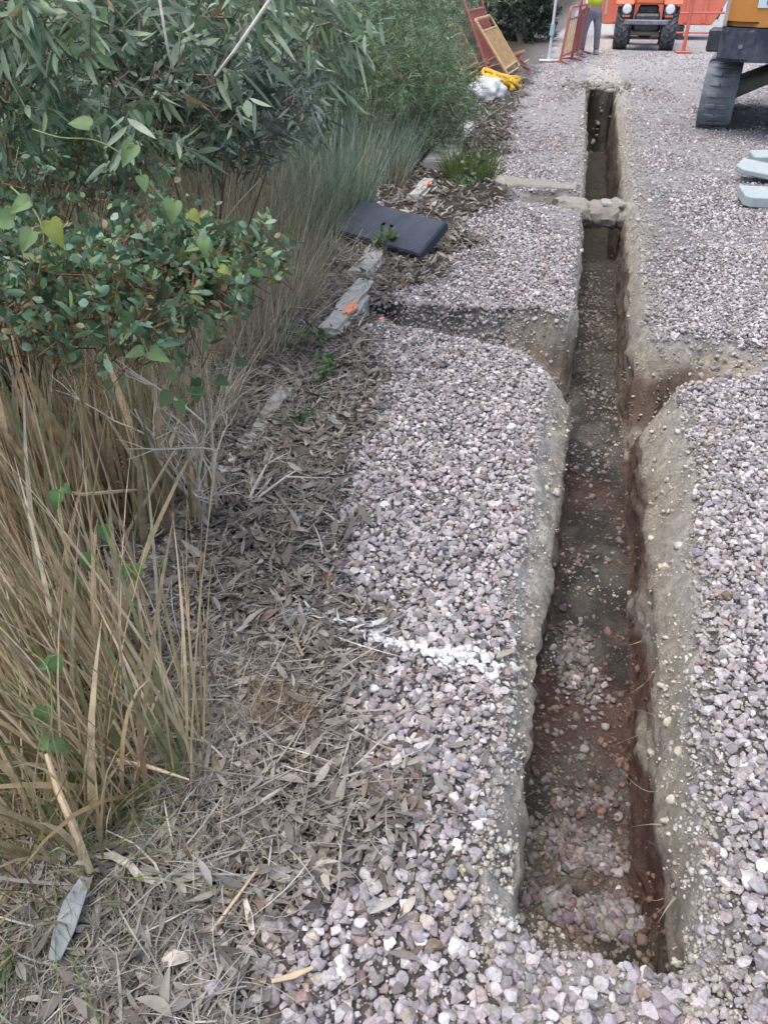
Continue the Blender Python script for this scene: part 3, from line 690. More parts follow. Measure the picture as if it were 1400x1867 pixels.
# ------------------------------------------------------------------ shrubs
def shrub(name, label, cat, base, centre, radii, nclus, mleaf, L, Wd, pal, wts=None, prof=OVAL, twig=.14, hang=0.0, fold=.2, group=None,
          stemcol=(.13, .10, .08), nstem=5, gap=.42, gs=2.2, srad=.012, mat=None, trunk=False, shell=.35, spread=1.0, seed=0):
    base = Vector(base); base.z = float(ground_z(base.x, base.y)); root = empty(name, base, label=label, cat=cat, group=group)
    c0 = np.array(Vector(centre) - base); rad = np.array(radii, float)
    m = nclus * 4; u = unit(rng.normal(size=(m, 3))); rr = (shell + (1 - shell) * rng.random(m)) ** .6
    Cn = c0 + u * rr[:, None] * rad
    g = fbm(Cn[:, 0] * gs + Cn[:, 2] * gs * .9 + 13 + seed, Cn[:, 1] * gs - Cn[:, 2] * gs * .6, 3, 200 + seed)
    Cn = Cn[(g > gap) & (Cn[:, 2] > .03)][:nclus]; k = len(Cn)
    outd = unit(Cn - c0 * C_(1, 1, .6) + rng.normal(0, .3, (k, 3)) * rad.mean() * 1.0)
    td = unit(outd * .7 + rng.normal(0, .45, (k, 3)) + C_(0, 0, .35 - hang))
    # leaves along every twig
    idx = np.repeat(np.arange(k), mleaf); n = len(idx); t = rng.random(n)
    P = Cn[idx] + td[idx] * (t * twig)[:, None] + rng.normal(0, .008, (n, 3))
    az = unit(np.cross(td[idx], rng.normal(size=(n, 3))))
    D = unit(td[idx] * .6 + az * spread + C_(0, 0, -1) * hang * rng.uniform(.5, 2.2, n)[:, None])
    Bd = rng.normal(0, .10, (n, 3)) + C_(0, 0, -.12) * rng.random(n)[:, None]
    LL = L * np.exp(rng.normal(-.05, .33, n)); WW = Wd * np.exp(rng.normal(0, .25, n))
    V, Fa, mv = ribbons(P, D, Bd, LL, WW, prof, fold, None, .3)
    tint = rng.uniform(.8, 1.2, k)[idx]
    col = pick(pal, n, wts, .18) * tint[:, None]
    mesh_np('foliage', V, [Fa], mat or M_leaf, root, np.repeat(np.clip(col, .01, .8), mv, 0))
    # stems and twigs
    sb = MB(); tips = []
    for i in range(nstem):
        j = rng.integers(0, k); tgt = Vector(c0 + (Cn[j] - c0) * .75); st = Vector((random.uniform(-.06, .06), random.uniform(-.06, .06), -.02))
        mid = st.lerp(tgt, .5) + Vector((random.uniform(-.08, .08), random.uniform(-.08, .08), .05)) * rad.mean()
        pts = [st.lerp(mid, a).lerp(mid.lerp(tgt, a), a) for a in np.linspace(0, 1, 6)]
        sb.tube(pts, [srad * (1 - .75 * a) for a in np.linspace(0, 1, 6)], 6); tips += pts[2:]
    T = np.array([t[:] for t in tips]); od = np.argsort(np.linalg.norm(Cn - T.mean(0), axis=1))[::max(1, k // 220)]
    for j in od:
        dd = np.linalg.norm(T - Cn[j], axis=1); ji = int(dd.argmin()); q = Vector(T[ji]); e = Vector(Cn[j] + td[j] * twig)
        c = Vector(Cn[j]); mid = (q + c) / 2 + Vector((random.uniform(-1, 1), random.uniform(-1, 1), random.uniform(-1, 1))) * .05
        T = np.concatenate([T, [mid[:], c[:], e[:]]])
        sb.tube([q, mid, c, e], [srad * .34, srad * .28, srad * .2, srad * .08], 4, cap=False)
    ob = sb.build('trunk' if trunk else 'stem', M_stem, root, True)
    a = ob.data.color_attributes.new('col', 'FLOAT_COLOR', 'POINT'); nvv = len(ob.data.vertices)
    cc = np.ones((nvv, 4), np.float32); cc[:, :3] = np.array(stemcol); a.data.foreach_set('color', cc.ravel())
    return root
PAL_EUC = [(0.215, 0.299, 0.198), (0.287, 0.373, 0.257), (0.153, 0.225, 0.137), (0.369, 0.448, 0.308), (0.205, 0.309, 0.146), (0.349, 0.235, 0.127)]
W_EUC = [10, 10, 6, 6, 8, 1.6]
PAL_LEN = [(0.114, 0.207, 0.122), (0.160, 0.271, 0.169), (0.091, 0.165, 0.094), (0.217, 0.329, 0.225), (0.138, 0.259, 0.104), (0.158, 0.213, 0.075), (0.210, 0.168, 0.080)]
PAL_PINE = [(0.126, 0.211, 0.102), (0.173, 0.276, 0.133), (0.230, 0.332, 0.194), (0.092, 0.155, 0.082), (0.298, 0.365, 0.204)]
PAL_OLIVE = [(0.189, 0.245, 0.148), (0.264, 0.318, 0.209), (0.133, 0.181, 0.104)]
# eucalyptus shoots, top left
shrub('eucalyptus_bush', 'grey green eucalyptus bush with long hanging leaves in the upper left corner', 'bush', gp(170, 620), at(170, 80, 2.7), (.62, .62, .42), 320, 10, .085, .0175, PAL_EUC, W_EUC, LANCE, .2, .55, stemcol=(.22, .17, .13), nstem=7, gap=.40, seed=1, spread=.8)
shrub('eucalyptus_bush', 'eucalyptus bush with narrow hanging leaves right of the corner bush, behind the leaning pale stick', 'bush', gp(420, 440), at(400, 60, 3.7), (.7, .8, .5), 360, 10, .09, .0175, PAL_EUC, W_EUC, LANCE, .2, .55, stemcol=(.24, .19, .15), nstem=7, gap=.40, seed=2, spread=.8)
shrub('eucalyptus_bush', 'shaded eucalyptus bush deep behind the corner bush', 'bush', at(60, 260, 4.6), at(60, 20, 4.6), (1.3, .9, .7), 460, 9, .10, .021, PAL_EUC, W_EUC, LANCE, .22, .4, stemcol=(.16, .12, .1), nstem=7, gap=.36, seed=3)
# mastic bushes
shrub('mastic_bush', 'dark green glossy small leaved bush overhanging the dry grass at left', 'bush', gp(60, 760), at(130, 540, 1.95), (.52, .36, .14), 330, 10, .03, .0155, PAL_LEN, None, OVAL, .1, 0, stemcol=(.16, .085, .06), nstem=8, gap=.45, gs=4.5, srad=.007, seed=4, shell=.1)
shrub('mastic_bush', 'tip of dark green bush reaching right over the pale dry grass', 'bush', gp(200, 700), at(385, 500, 2.1), (.22, .22, .11), 170, 11, .029, .015, PAL_LEN, None, OVAL, .09, 0, stemcol=(.16, .085, .06), nstem=4, gap=.34, gs=4, srad=.006, seed=5, shell=.1)
shrub('mastic_bush', 'looser dark green bush between the eucalyptus and the glossy bush', 'bush', gp(60, 700), at(90, 330, 2.5), (.5, .4, .2), 110, 10, .032, .016, PAL_LEN, None, OVAL, .12, 0, stemcol=(.17, .1, .08), nstem=6, gap=.42, gs=4, srad=.007, seed=6, shell=.1)
shrub('mastic_bush', 'blue green narrow leaved bush below the leaning pale stick', 'bush', gp(400, 520), at(400, 210, 3.2), (.42, .4, .24), 260, 12, .05, .011, [(.12, .17, .14), (.17, .22, .19), (.09, .135, .1)], None, LANCE, .14, 0, stemcol=(.2, .15, .12), nstem=6, gap=.38, gs=3, srad=.008, seed=7, shell=.1)
# needle leaved thicket beyond the blue grass
pines = [((640, 300), (620, 150, 7.6), (1.0, 1.0, .75), 'dark green needle leaved bush straight behind the blue grey grass'),
         ((760, 285), (735, 185, 8.4), (.85, 1.0, .6), 'rounded green needle leaved bush left of the grey kerb lump'),
         ((700, 230), (690, 80, 10.2), (1.2, 1.3, .9), 'tall fine leaved green bush behind the rounded needle bush'),
         ((780, 225), (740, 110, 11.5), (.75, 1.0, .75), 'pale green fine leaved bush next to the heap of barriers'),
         ((560, 260), (520, 60, 8.2), (1.2, 1.0, .9), 'shaded dark needle leaved bush behind the dry stems'),
         ((720, 170), (700, 30, 15.5), (1.7, 1.6, 1.3), 'large grey green bush at the back, left of the barriers')]
for i, (b, c, r, lab) in enumerate(pines):
    shrub('needle_bush', lab, 'bush', gp(*b), at(*c), r, 620, 34, .07 + .006 * i, .0042 + .0009 * i, PAL_PINE if i not in (3, 5) else PAL_OLIVE, None, NEEDLE, .24, 0, 0,
          group='needle leaved bushes on the left', stemcol=(.13, .11, .085), nstem=8, gap=.34, gs=1.6, srad=.02, seed=20 + i, shell=.2)
shrub('evergreen_tree', 'dark dense evergreen behind the stacked and standing barriers', 'tree', gp(950, 78), at(950, 20, 22.5), (1.0, 1.3, 1.9), 620, 26, .11, .03, [(.035, .06, .042), (.05, .085, .06), (.07, .105, .08)], None, LANCE, .3, 0, .1,
      stemcol=(.1, .08, .07), nstem=8, gap=.3, gs=1.2, srad=.05, trunk=True, seed=31, shell=.2)
# thicket filling the far left bank
fill = [(-3.6, 3.2, 1.0, 1.3), (-3.9, 5.2, 1.3, 1.4), (-3.6, 7.2, 1.2, 1.3), (-5.2, 8.8, 1.8, 1.7), (-5.6, 12.5, 2.0, 1.9), (-4.9, 15.5, 1.8, 1.7), (-5.0, 20.0, 2.0, 2.2), (-3.9, 24.5, 1.7, 2.2), (-2.9, 2.0, .8, .9)]
for i, (X, Yv, r, h) in enumerate(fill):
    shrub('thicket_bush', 'shaded green bush in the thicket at the back of the left bank', 'bush', (X, Yv, 0), (X, Yv, h * .62), (r, r, h * .62), 480, 14, .10, .028 if i % 2 else .014, PAL_EUC if i % 2 else PAL_PINE, None, LANCE, .24, .1, .2,
          group='bushes of the thicket', stemcol=(.12, .1, .08), nstem=8, gap=.3, gs=1.5, srad=.02, seed=40 + i, shell=.2)

# weeds with round leaves in the litter
def weed(px, py, n, L, rad, h, label):
    c = gp(px, py)
    shrub('weed', label, 'weed', c, (c.x, c.y, h * .6), (rad, rad, h * .6), n, 5, L, L * .62, [(.10, .17, .065), (.14, .22, .09), (.08, .13, .07)], None, OVAL, .03, 0,
          group='weeds', stemcol=(.14, .16, .07), nstem=4, gap=.2, gs=5, srad=.003, seed=int(px), shell=.1)
weed(545, 640, 13, .045, .14, .16, 'leafy green weed in the leaf litter left of the orange marked kerb')
weed(600, 690, 7, .04, .07, .08, 'small green weed in the litter below the orange marked kerb')
weed(705, 465, 16, .04, .1, .14, 'bright green weed growing at the front edge of the black cover')
weed(855, 345, 14, .05, .16, .2, 'green weed in the litter behind the side trench')
weed(545, 780, 6, .03, .07, .06, 'tiny weed near the pale kerb end in the litter')

# heart leaved climbers
HEART = [(0, .02), (.13, -.06), (.30, -.04), (.42, .12), (.40, .34), (.28, .58), (.13, .82), (0, 1.0)]
HEART = HEART + [(-u, v) for u, v in HEART[-2:0:-1]]
M_heart = mat_attr('heart_leaf', .5, .35, .3, 25, .12)
def heart_leaf(p, size, ax, up, col, root, m):
    """one heart shaped leaf, tip along ax"""
    ax = Vector(ax).normalized(); s = ax.cross(Vector(up)).normalized(); nn = s.cross(ax)
    V = [tuple(p + ax * size * .38)]; rim = []; wv = random.uniform(.8, 1.1); bv = random.uniform(.1, .7)
    for u, v in HEART: rim.append(p + s * u * size * wv + ax * v * size + nn * (abs(u) * .35 - bv * (v - .4) ** 2 + random.uniform(-.03, .03)) * size)
    V += [tuple(q) for q in rim]; n = len(rim)
    Fa = np.array([[0, i + 1, (i + 1) % n + 1] for i in range(n)])
    mesh_np('leaf', np.array(V) - np.array(root.location), [Fa], m, root, np.tile(np.array(col), (n + 1, 1)))
def vine(label, stem, leaves, d, rad=.0018, stemcol=(.2, .24, .1)):
    pts = [at(x, y, d + dd) for x, y, dd in stem]; root = empty('heart_leaved_vine', pts[0], label=label, cat='vine', group='heart leaved climbers')
    b = MB(); fine = []
    for i in range(len(pts) - 1):
        p0, p1, p2, p3 = pts[max(i - 1, 0)], pts[i], pts[i + 1], pts[min(i + 2, len(pts) - 1)]
        for t in np.linspace(0, 1, 5)[:-1]:
            fine.append(.5 * ((2 * p1) + (p2 - p0) * t + (2 * p0 - 5 * p1 + 4 * p2 - p3) * t * t + (3 * p1 - p0 - 3 * p2 + p3) * t ** 3) - root.location)
    fine.append(pts[-1] - root.location); b.tube(fine, rad, 5)
    cl = []
    for (x, y, dd, size, ang, tl, bright) in leaves:
        p = at(x, y, d + dd); q = min(fine, key=lambda f: (f + root.location - p).length)
        b.tube([q, (q + p - root.location) / 2 + Vector((0, 0, .012)), p - root.location], rad * .6, 4)
        cl.append((p, size, ang, tl, bright))
    o = b.build('stem', M_stem, root, True); a = o.data.color_attributes.new('col', 'FLOAT_COLOR', 'POINT')
    cc = np.ones((len(o.data.vertices), 4), np.float32); cc[:, :3] = stemcol; a.data.foreach_set('color', cc.ravel())
    camv = Vector((sY * -1, cY, 0)); rightv = Vector((cY, sY, 0))
    for p, size, ang, tl, bright in cl:
        ax = rightv * math.sin(R(ang)) - Vector((0, 0, 1)) * math.cos(R(ang)) * .8 - camv * .35 * math.cos(R(ang))
        up = Vector((random.uniform(-.3, .3), random.uniform(-.3, .3), 1)) - camv * (1.2 + tl)
        c = np.array([(.07, .13, .045), (.10, .19, .07), (.16, .25, .10), (.24, .28, .06)][bright]) * random.uniform(.9, 1.1)
        heart_leaf(p, size, ax, up, c, root, M_heart)
vine('light green heart leaved vine arching over the corner bush', [(60, 235, .1), (110, 250, 0), (168, 254, 0), (215, 276, 0), (258, 318, .03), (300, 365, .05), (345, 410, .05), (390, 470, .08)],
     [(165, 230, 0, .05, -100, -.8, 2), (245, 262, 0, .055, -30, .1, 2), (258, 320, .02, .035, 10, .2, 2), (318, 365, .03, .05, -10, .3, 2), (345, 385, .04, .035, 40, .1, 3), (372, 432, .05, .045, 0, .3, 2), (400, 488, .06, .03, 60, -.5, 3)], 1.62)
vine('yellow green vine leaves in front of the glossy bush at the left edge', [(20, 340, .1), (60, 380, 0), (80, 430, 0), (70, 500, .05)], [(55, 365, 0, .05, -60, .2, 2), (90, 400, 0, .058, 20, .3, 3), (60, 420, 0, .05, -30, .2, 2), (25, 400, .02, .05, -90, .1, 1)], 1.5)
vine('vine hanging below the glossy bush with pale leaves', [(215, 555, .05), (240, 590, 0), (262, 625, 0), (275, 655, 0)], [(262, 640, 0, .048, -70, -.3, 2), (272, 640, 0, .052, 60, -.2, 2), (210, 620, .1, .045, -20, .2, 1), (235, 600, .1, .03, 20, .2, 1)], 1.72)
vine('vine sprig with pale and dark leaves by the brown thatch', [(300, 660, .05), (320, 690, 0), (340, 715, 0), (370, 720, 0)], [(310, 715, 0, .05, -30, .1, 2), (325, 730, 0, .04, 20, .2, 2), (358, 705, .03, .045, 0, .3, 1), (355, 690, .05, .04, 10, .3, 0), (395, 690, .1, .04, 60, -.4, 1), (432, 660, .2, .035, 80, -.5, 1)], 2.0)
vine('vine climbing the tall reeds with one leaf held high', [(150, 1060, .05), (120, 1000, 0), (108, 930, 0), (112, 880, 0)], [(105, 895, 0, .05, -10, .3, 1), (115, 885, 0, .03, 40, .3, 1)], 1.85)
vine('trio of green vine leaves against the reed bases', [(290, 1120, .1), (255, 1060, 0), (215, 1010, 0), (185, 950, 0)], [(188, 958, 0, .05, 10, .4, 1), (165, 1010, 0, .055, -5, .4, 1), (245, 1030, 0, .055, 10, .4, 1), (235, 1035, 0, .04, -40, .3, 1), (300, 1018, .15, .03, 0, .3, 1)], 1.95)
vine('lowest vine in the dry clumps with dark rounded leaves', [(40, 1180, .1), (85, 1215, 0), (95, 1290, 0), (90, 1350, 0), (75, 1450, .05)], [(100, 1195, 0, .052, 5, .4, 1), (85, 1210, .02, .03, -60, .2, 1), (78, 1290, .03, .045, 0, .2, 1), (98, 1350, 0, .045, 40, .2, 1), (92, 1350, .0, .04, -50, .2, 2), (75, 1470, .06, .035, 20, .2, 0)], 1.62)

# ------------------------------------------------------------------ sticks, bark, dead twigs
M_twig = mat_col('grey_twig', (.56, .52, .45), .85, var=.25, vscale=25)
M_tan = mat_col('tan_stalk', (.50, .39, .25), .75, var=.2, vscale=25)
M_brown = mat_col('brown_stick', (.25, .16, .12), .85, var=.25, vscale=25)
M_bark = mat_col('grey_bark', (.27, .29, .30), .85, var=.25, vscale=18, bscale=60)
M_pale = mat_col('pale_bark', (.50, .45, .38), .8, var=.2, vscale=18, bscale=60)
def stick(name, label, pts, rad, mat, cat='stick', n=7):
    pts = [Vector(p) for p in pts]; root = pts[0].copy(); b = MB(); m = len(pts)
    b.tube([p - root for p in pts], rad if hasattr(rad, '__len__') else [rad * (1 - .35 * i / (m - 1)) for i in range(m)], n)
    o = b.build(name, mat, None, True); o.location = root; return tag(o, label, cat)
def g3(px, py, z): return gp(px, py, z + float(ground_z(gp(px, py).x, gp(px, py).y)))
stick('leaning_stalk', 'long pale dead stalk slanting down through the upper left bushes', [at(505, -20, 2.6), at(460, 45, 2.62), at(425, 95, 2.6), at(392, 138, 2.65)], .007, M_twig)
stick('leaning_stalk', 'thin pale upright stem in the corner eucalyptus bush', [at(288, -20, 2.3), at(298, 40, 2.3), at(308, 100, 2.35), at(316, 125, 2.4)], .005, M_twig)
stick('fallen_stalk', 'pale tan dry stalk propped across the dry grass towards the dead twig', [g3(226, 985, .03), at(262, 920, 2.55), at(290, 870, 2.5), at(318, 822, 2.5)], [.008, .007, .005, .003], M_tan)
stick('fallen_stalk', 'curved tan stalk lying level across the reed bases', [at(95, 893, 2.3), at(150, 902, 2.35), at(215, 896, 2.45), at(290, 890, 2.6)], [.004, .007, .006, .003], M_tan)
stick('fallen_stalk', 'pinkish brown stick lying in the litter below the dead twig', [g3(298, 1185, .02), g3(330, 1110, .03), g3(372, 1010, .05)], [.005, .006, .007], M_brown)
stick('fallen_stalk', 'slim grey stick lying in the litter along the kerb line', [g3(410, 670, .03), g3(470, 645, .03), g3(520, 632, .04)], .004, M_twig)
stick('fallen_stalk', 'short reddish stick at the edge of the pebbles', [g3(650, 735, .02), g3(705, 690, .02)], .008, M_brown)
stick('fallen_stalk', 'long tan stalk lying right from the nearest dry clump', [at(130, 1368, 1.78), at(200, 1385, 1.77), at(270, 1398, 1.77), at(345, 1422, 1.76)], [.005, .006, .005, .002], M_tan)
stick('fallen_stalk', 'thick brown broken stalk bent over above the grey bark strip', [at(85, 1375, 1.62), at(105, 1440, 1.6), at(135, 1510, 1.6), at(165, 1590, 1.63)], [.005, .007, .009, .008], M_tan)
stick('fallen_stalk', 'straight twig lying on the litter near the pebbles at the bottom', [g3(385, 1700, .03), g3(430, 1640, .04), g3(470, 1585, .03)], .004, M_tan)
def strip(name, label, pts, wd, mat, cat='bark strip', curl=.35):
    root = Vector(pts[0]); pts = [Vector(p) - root for p in pts]; n = len(pts); rows = []
    for i, p in enumerate(pts):
        t = (pts[min(i + 1, n - 1)] - pts[max(i - 1, 0)]).normalized(); s = t.cross(Vector((0, 0, 1))).normalized(); h = wd * (1 if 0 < i < n - 1 else .55) / 2
        for k in (-1, -.5, 0, .5, 1): rows.append(p + s * h * k + Vector((0, 0, abs(k) ** 2 * h * curl)))
    V = np.array([r[:] for r in rows]); V2 = V - C_(0, 0, .003); m = len(V)
    q = []
    for i in range(n - 1):
        for k in range(4):
            a = i * 5 + k; q.append([a, a + 1, a + 6, a + 5]); q.append([m + a + 5, m + a + 6, m + a + 1, m + a])
        q.append([i * 5, i * 5 + 5, m + i * 5 + 5, m + i * 5]); q.append([i * 5 + 4, m + i * 5 + 4, m + i * 5 + 9, i * 5 + 9])
    o = mesh_np(name, np.concatenate([V, V2]), [np.array(q)], mat); o.location = root; return tag(o, label, cat)
strip('bark_strip', 'flat blue grey bark strip lying at lower left', [g3(100, 1752, .055), g3(118, 1700, .06), g3(135, 1650, .065), g3(158, 1600, .07)], .042, M_bark)
strip('bark_strip', 'pale curled bark strip right of the flat grey one', [g3(168, 1563, .05), g3(205, 1562, .055), g3(238, 1580, .05), g3(255, 1602, .04), g3(290, 1612, .035)], .016, M_pale, curl=.8)
strip('bark_strip', 'large grey dried leaf blade lying in the straw', [g3(480, 1585, .03), g3(505, 1600, .03), g3(535, 1603, .03)], .02, M_bark)
strip('bark_strip', 'short cream bark curl at the edge of the litter', [g3(447, 1640, .03), g3(455, 1675, .035), g3(462, 1705, .03)], .015, M_pale, curl=.9)
strip('bark_strip', 'cream folded leaf among brown leaves at the bottom', [g3(295, 1760, .03), g3(320, 1752, .04), g3(345, 1748, .03)], .03, M_pale, curl=.9)
strip('bark_strip', 'narrow brown bark strip on the pebbles at the bottom', [g3(495, 1790, .03), g3(535, 1780, .03), g3(570, 1765, .03)], .012, M_tan)
def dead_twig(label, base, sc, n, seed):
    rd = random.Random(seed); b = MB(); base = Vector(base)
    def grow(p, d, L, r, lev):
        pts = [p]; q = p.copy(); dd = d.copy()
        for i in range(5):
            dd = (dd + Vector((rd.gauss(0, .12), rd.gauss(0, .12), rd.gauss(0, .1)))).normalized(); q = q + dd * L / 5; pts.append(q.copy())
        b.tube(pts, [r * (1 - .7 * i / 5) for i in range(6)], 5 if lev else 6)
        if lev < 2:
            for k in range(rd.randint(3, 5)):
                j = rd.randint(1, 4); grow(pts[j], (dd + Vector((rd.gauss(0, .6), rd.gauss(0, .5), rd.gauss(.1, .4)))).normalized(), L * rd.uniform(.35, .6), r * .5, lev + 1)
    for d in n: grow(Vector((0, 0, -.01)), Vector(d).normalized(), sc * rd.uniform(.85, 1.1), .0075, 0)
    o = b.build('dead_twig', M_twig, None, True); o.location = base; return tag(o, label, 'twig')
b0 = g3(375, 950, .0)
dead_twig('bare grey branching dead twig standing in the leaf litter', b0, .55, [(.2, -.1, .8), (-.45, .1, .7), (.28, .0, .9), (-.8, -.1, .3), (.0, -.1, .6)], 3)
dead_twig('fine bare twig lying right of the larger dead twig', g3(440, 930, .0), .28, [(.25, .5, .5), (.3, .3, .3)], 8)

# small litter
def pebble_thing(name, label, cat, px, py, size, col, dims, rough=.8, z=.0, seed=1):
    p = g3(px, py, z); b = MB(); m = bmesh.new(); bmesh.ops.create_icosphere(m, subdivisions=3, radius=1); bmesh.ops.scale(m, vec=dims, verts=m.verts)
    for v in m.verts:
        for (nx, ny, nz, dd) in [(.8, .5, .3, .7), (-.6, .7, .3, .72), (.2, -.9, .3, .7), (0, .2, 1, .45), (-.9, -.3, .2, .75)]:
            e = v.co.x * nx + v.co.y * ny + v.co.z * nz - dd
            if e > 0: v.co -= Vector((nx, ny, nz)) * e
    b.add(m, Matrix.Rotation(seed, 4, 'Z') @ Matrix.Scale(size, 4)); b.jitter(size * .12, 3 / size)
    o = b.build(name, mat_col(name + '_surface', col, rough, var=.25, vscale=30), None, True); o.location = p + Vector((0, 0, size * dims[2] * .3)); return tag(o, label, cat)
pebble_thing('asphalt_lump', 'bluish grey crumbly lump at the left end of the white paint streak', 'rubble', 527, 1122, .045, (.25, .28, .29), (1.2, .6, .4), seed=.3)
pebble_thing('broken_glass', 'small shiny glass piece on the pebbles near the bottom', 'litter', 765, 1508, .016, (.45, .6, .58), (1.1, .9, .5), .1)
pebble_thing('pale_pebble', 'large cream pebble among the leaves left of the trench', 'stone', 665, 1395, .026, (.55, .5, .45), (1.3, .9, .6))
pebble_thing('pale_pebble', 'white chip standing in the dead twig', 'stone', 424, 842, .022, (.65, .68, .66), (.9, .6, .9), z=.02)
pebble_thing('foil_scrap', 'crumpled grey and black scrap in the middle of the leaf litter', 'litter', 500, 984, .025, (.3, .33, .38), (1.3, .5, .5), .3, seed=.5)
pebble_thing('paper_scrap', 'small white paper scrap at the left end of the paint streak', 'litter', 595, 1136, .024, (.75, .76, .76), (1.2, .7, .25), .7, seed=2.6)
pebble_thing('pale_pebble', 'pale mint stone chip on the pebbles at the right', 'stone', 1357, 1397, .022, (.50, .58, .57), (1.1, .9, .4))
pebble_thing('pale_pebble', 'pale flat stone chip on the right bank near the middle of the trench', 'stone', 1328, 1190, .025, (.52, .54, .53), (.7, 1.3, .5))

# ------------------------------------------------------------------ buried kerb
M_kerb = mat_col('kerb_concrete', (.46, .47, .44), .9, dirt=(.22, .19, .15), dscale=9, damt=.8, var=.18, bscale=45, bdist=.006)
M_orange = mat_col('orange_paint', (.85, .28, .15), .7, dirt=(.4, .3, .25), dscale=30, damt=.6)
def kerb(label, y0, y1, x, top, w_=.13, paint=None, tilt=0):
    root = empty('kerb_stone', (x, (y0 + y1) / 2, float(ground_z(x, (y0 + y1) / 2))), label=label, cat='kerb', group='kerb stones of the buried kerb')
    b = MB(); b.box((0, 0, top - .12), (w_, y1 - y0, .24), (0, tilt, 0), .025, 2); b.jitter(.016, 5, 4); b.jitter(.008, 30); b.build('block', M_kerb, root, True)
    if paint:
        q = MB(); q.prism([(math.cos(a) * .03 * (1 + .3 * math.sin(a * 3 + 1)), math.sin(a) * .095 * (1 + .25 * math.sin(a * 5))) for a in np.linspace(0, 6.283, 28)[:-1]], .012, Matrix.Translation((w_ * .25, paint, top + .002)) @ Matrix.Rotation(R(-90), 4, 'X')); q.build('paint_mark', M_orange, root, True)
    return root
kerb('grey kerb stone under litter at the foot of the bare dead twig', 1.45, 2.4, -1.2, .034, .1)
kerb('kerb stone above the dead twig with its pale end showing', 2.5, 3.15, -1.2, .042, .11)
kerb('largest exposed kerb stone with an orange paint mark', 3.74, 4.62, -1.19, .10, .15, -.1)
kerb('pale broken kerb stone in front of the black cover', 4.7, 5.5, -1.28, .055, .18)
kerb('kerb stone beside the black cover, mostly under dry grass', 5.56, 6.5, -1.34, .03, .14)
kerb('half buried kerb stone with a faded orange mark behind the black cover', 6.9, 7.7, -1.36, .05, .14, .1)
kerb('wide grey kerb lump beside the needle leaved bushes', 8.3, 9.2, -1.4, .1, .3)
kerb('low kerb stone leading towards the white sack', 9.6, 11.2, -1.45, .05, .18)
pebble_thing('painted_stone', 'single stone sprayed pink orange at the side cut', 'paint mark', 695, 586, .028, (.75, .25, .22), (.8, .8, 1.1), seed=1.2)

# ------------------------------------------------------------------ black plastic cover
M_plas = mat_col('black_plastic', (.032, .043, .066), .5, spec=.3, dirt=(.12, .125, .135), dscale=5, damt=.22, var=.2)
M_hole = mat_col('hole_shadow_plastic', (.01, .01, .012), .8)
def cover():
    A = gp(617, 418, .10); B = gp(780, 466, .07); Cc = gp(792, 400, .22); D = gp(645, 360, .26)
    ex = ((B - A) + (Cc - D)) * .5; Lx = ex.length; ex.normalize(); ey = ((D - A) + (Cc - B)) * .5; ey = (ey - ex * ey.dot(ex)); Ly = ey.length; ey.normalize(); ez = ex.cross(ey)
    cen = (A + B + Cc + D) / 4
    root = empty('access_cover', cen, label='black rectangular plastic access cover lying tilted on the litter', cat='cover')
    Mx = Matrix((ex, ey, ez)).transposed().to_4x4()
    th = .07; hs = .014
    bx = sorted([-Lx / 2, -.035 - hs, -.035 + hs, .035 - hs, .035 + hs, Lx / 2]); by = [-Ly / 2, -hs, hs, Ly / 2]
    b = bmesh.new(); vt = {}
    def v(i, j, k):
        if (i, j, k) not in vt: vt[(i, j, k)] = b.verts.new((bx[i], by[j], k))
        return vt[(i, j, k)]
    for i in range(5):
        for j in range(3):
            if j == 1 and i in (1, 3):
                dz = -.03
                for (p, q) in [((i, j), (i + 1, j)), ((i + 1, j), (i + 1, j + 1)), ((i + 1, j + 1), (i, j + 1)), ((i, j + 1), (i, j))]:
                    b.faces.new((v(*p, 0), v(*q, 0), v(*q, dz), v(*p, dz)))
                b.faces.new((v(i, j, dz), v(i + 1, j, dz), v(i + 1, j + 1, dz), v(i, j + 1, dz)))
            else: b.faces.new((v(i, j, 0), v(i + 1, j, 0), v(i + 1, j + 1, 0), v(i, j + 1, 0)))
    o = 0.012; ring = [(bx[0], by[0]), (bx[-1], by[0]), (bx[-1], by[-1]), (bx[0], by[-1])]
    bev = [(x + math.copysign(o, x), y + math.copysign(o, y)) for x, y in ring]
    edge = [[(i, 0) for i in range(6)], [(5, j) for j in range(4)], [(i, 3) for i in range(5, -1, -1)], [(0, j) for j in range(3, -1, -1)]]
    for s in range(4):
        a, c = bev[s], bev[(s + 1) % 4]; n = len(edge[s]); top = [v(*e, 0) for e in edge[s]]
        def sv(k, z): return b.verts.new((a[0] + (c[0] - a[0]) * k, a[1] + (c[1] - a[1]) * k, z))
        m = [sv(k / (n - 1), -.012) for k in range(n)]; l = [sv(k / (n - 1), -th) for k in range(n)]
        inn = [b.verts.new((q.co.x * .96, q.co.y * .94, -th)) for q in l]; ind = [b.verts.new((q.co.x * .96, q.co.y * .94, -.02)) for q in l]
        for k in range(n - 1):
            b.faces.new((top[k], top[k + 1], m[k + 1], m[k])); b.faces.new((m[k], m[k + 1], l[k + 1], l[k])); b.faces.new((l[k], l[k + 1], inn[k + 1], inn[k])); b.faces.new((inn[k], inn[k + 1], ind[k + 1], ind[k]))
    bmesh.ops.remove_doubles(b, verts=b.verts, dist=1e-5)
    mb = MB(); mb.add(b, Mx)
    mb.build('plate', M_plas, root)
cover()

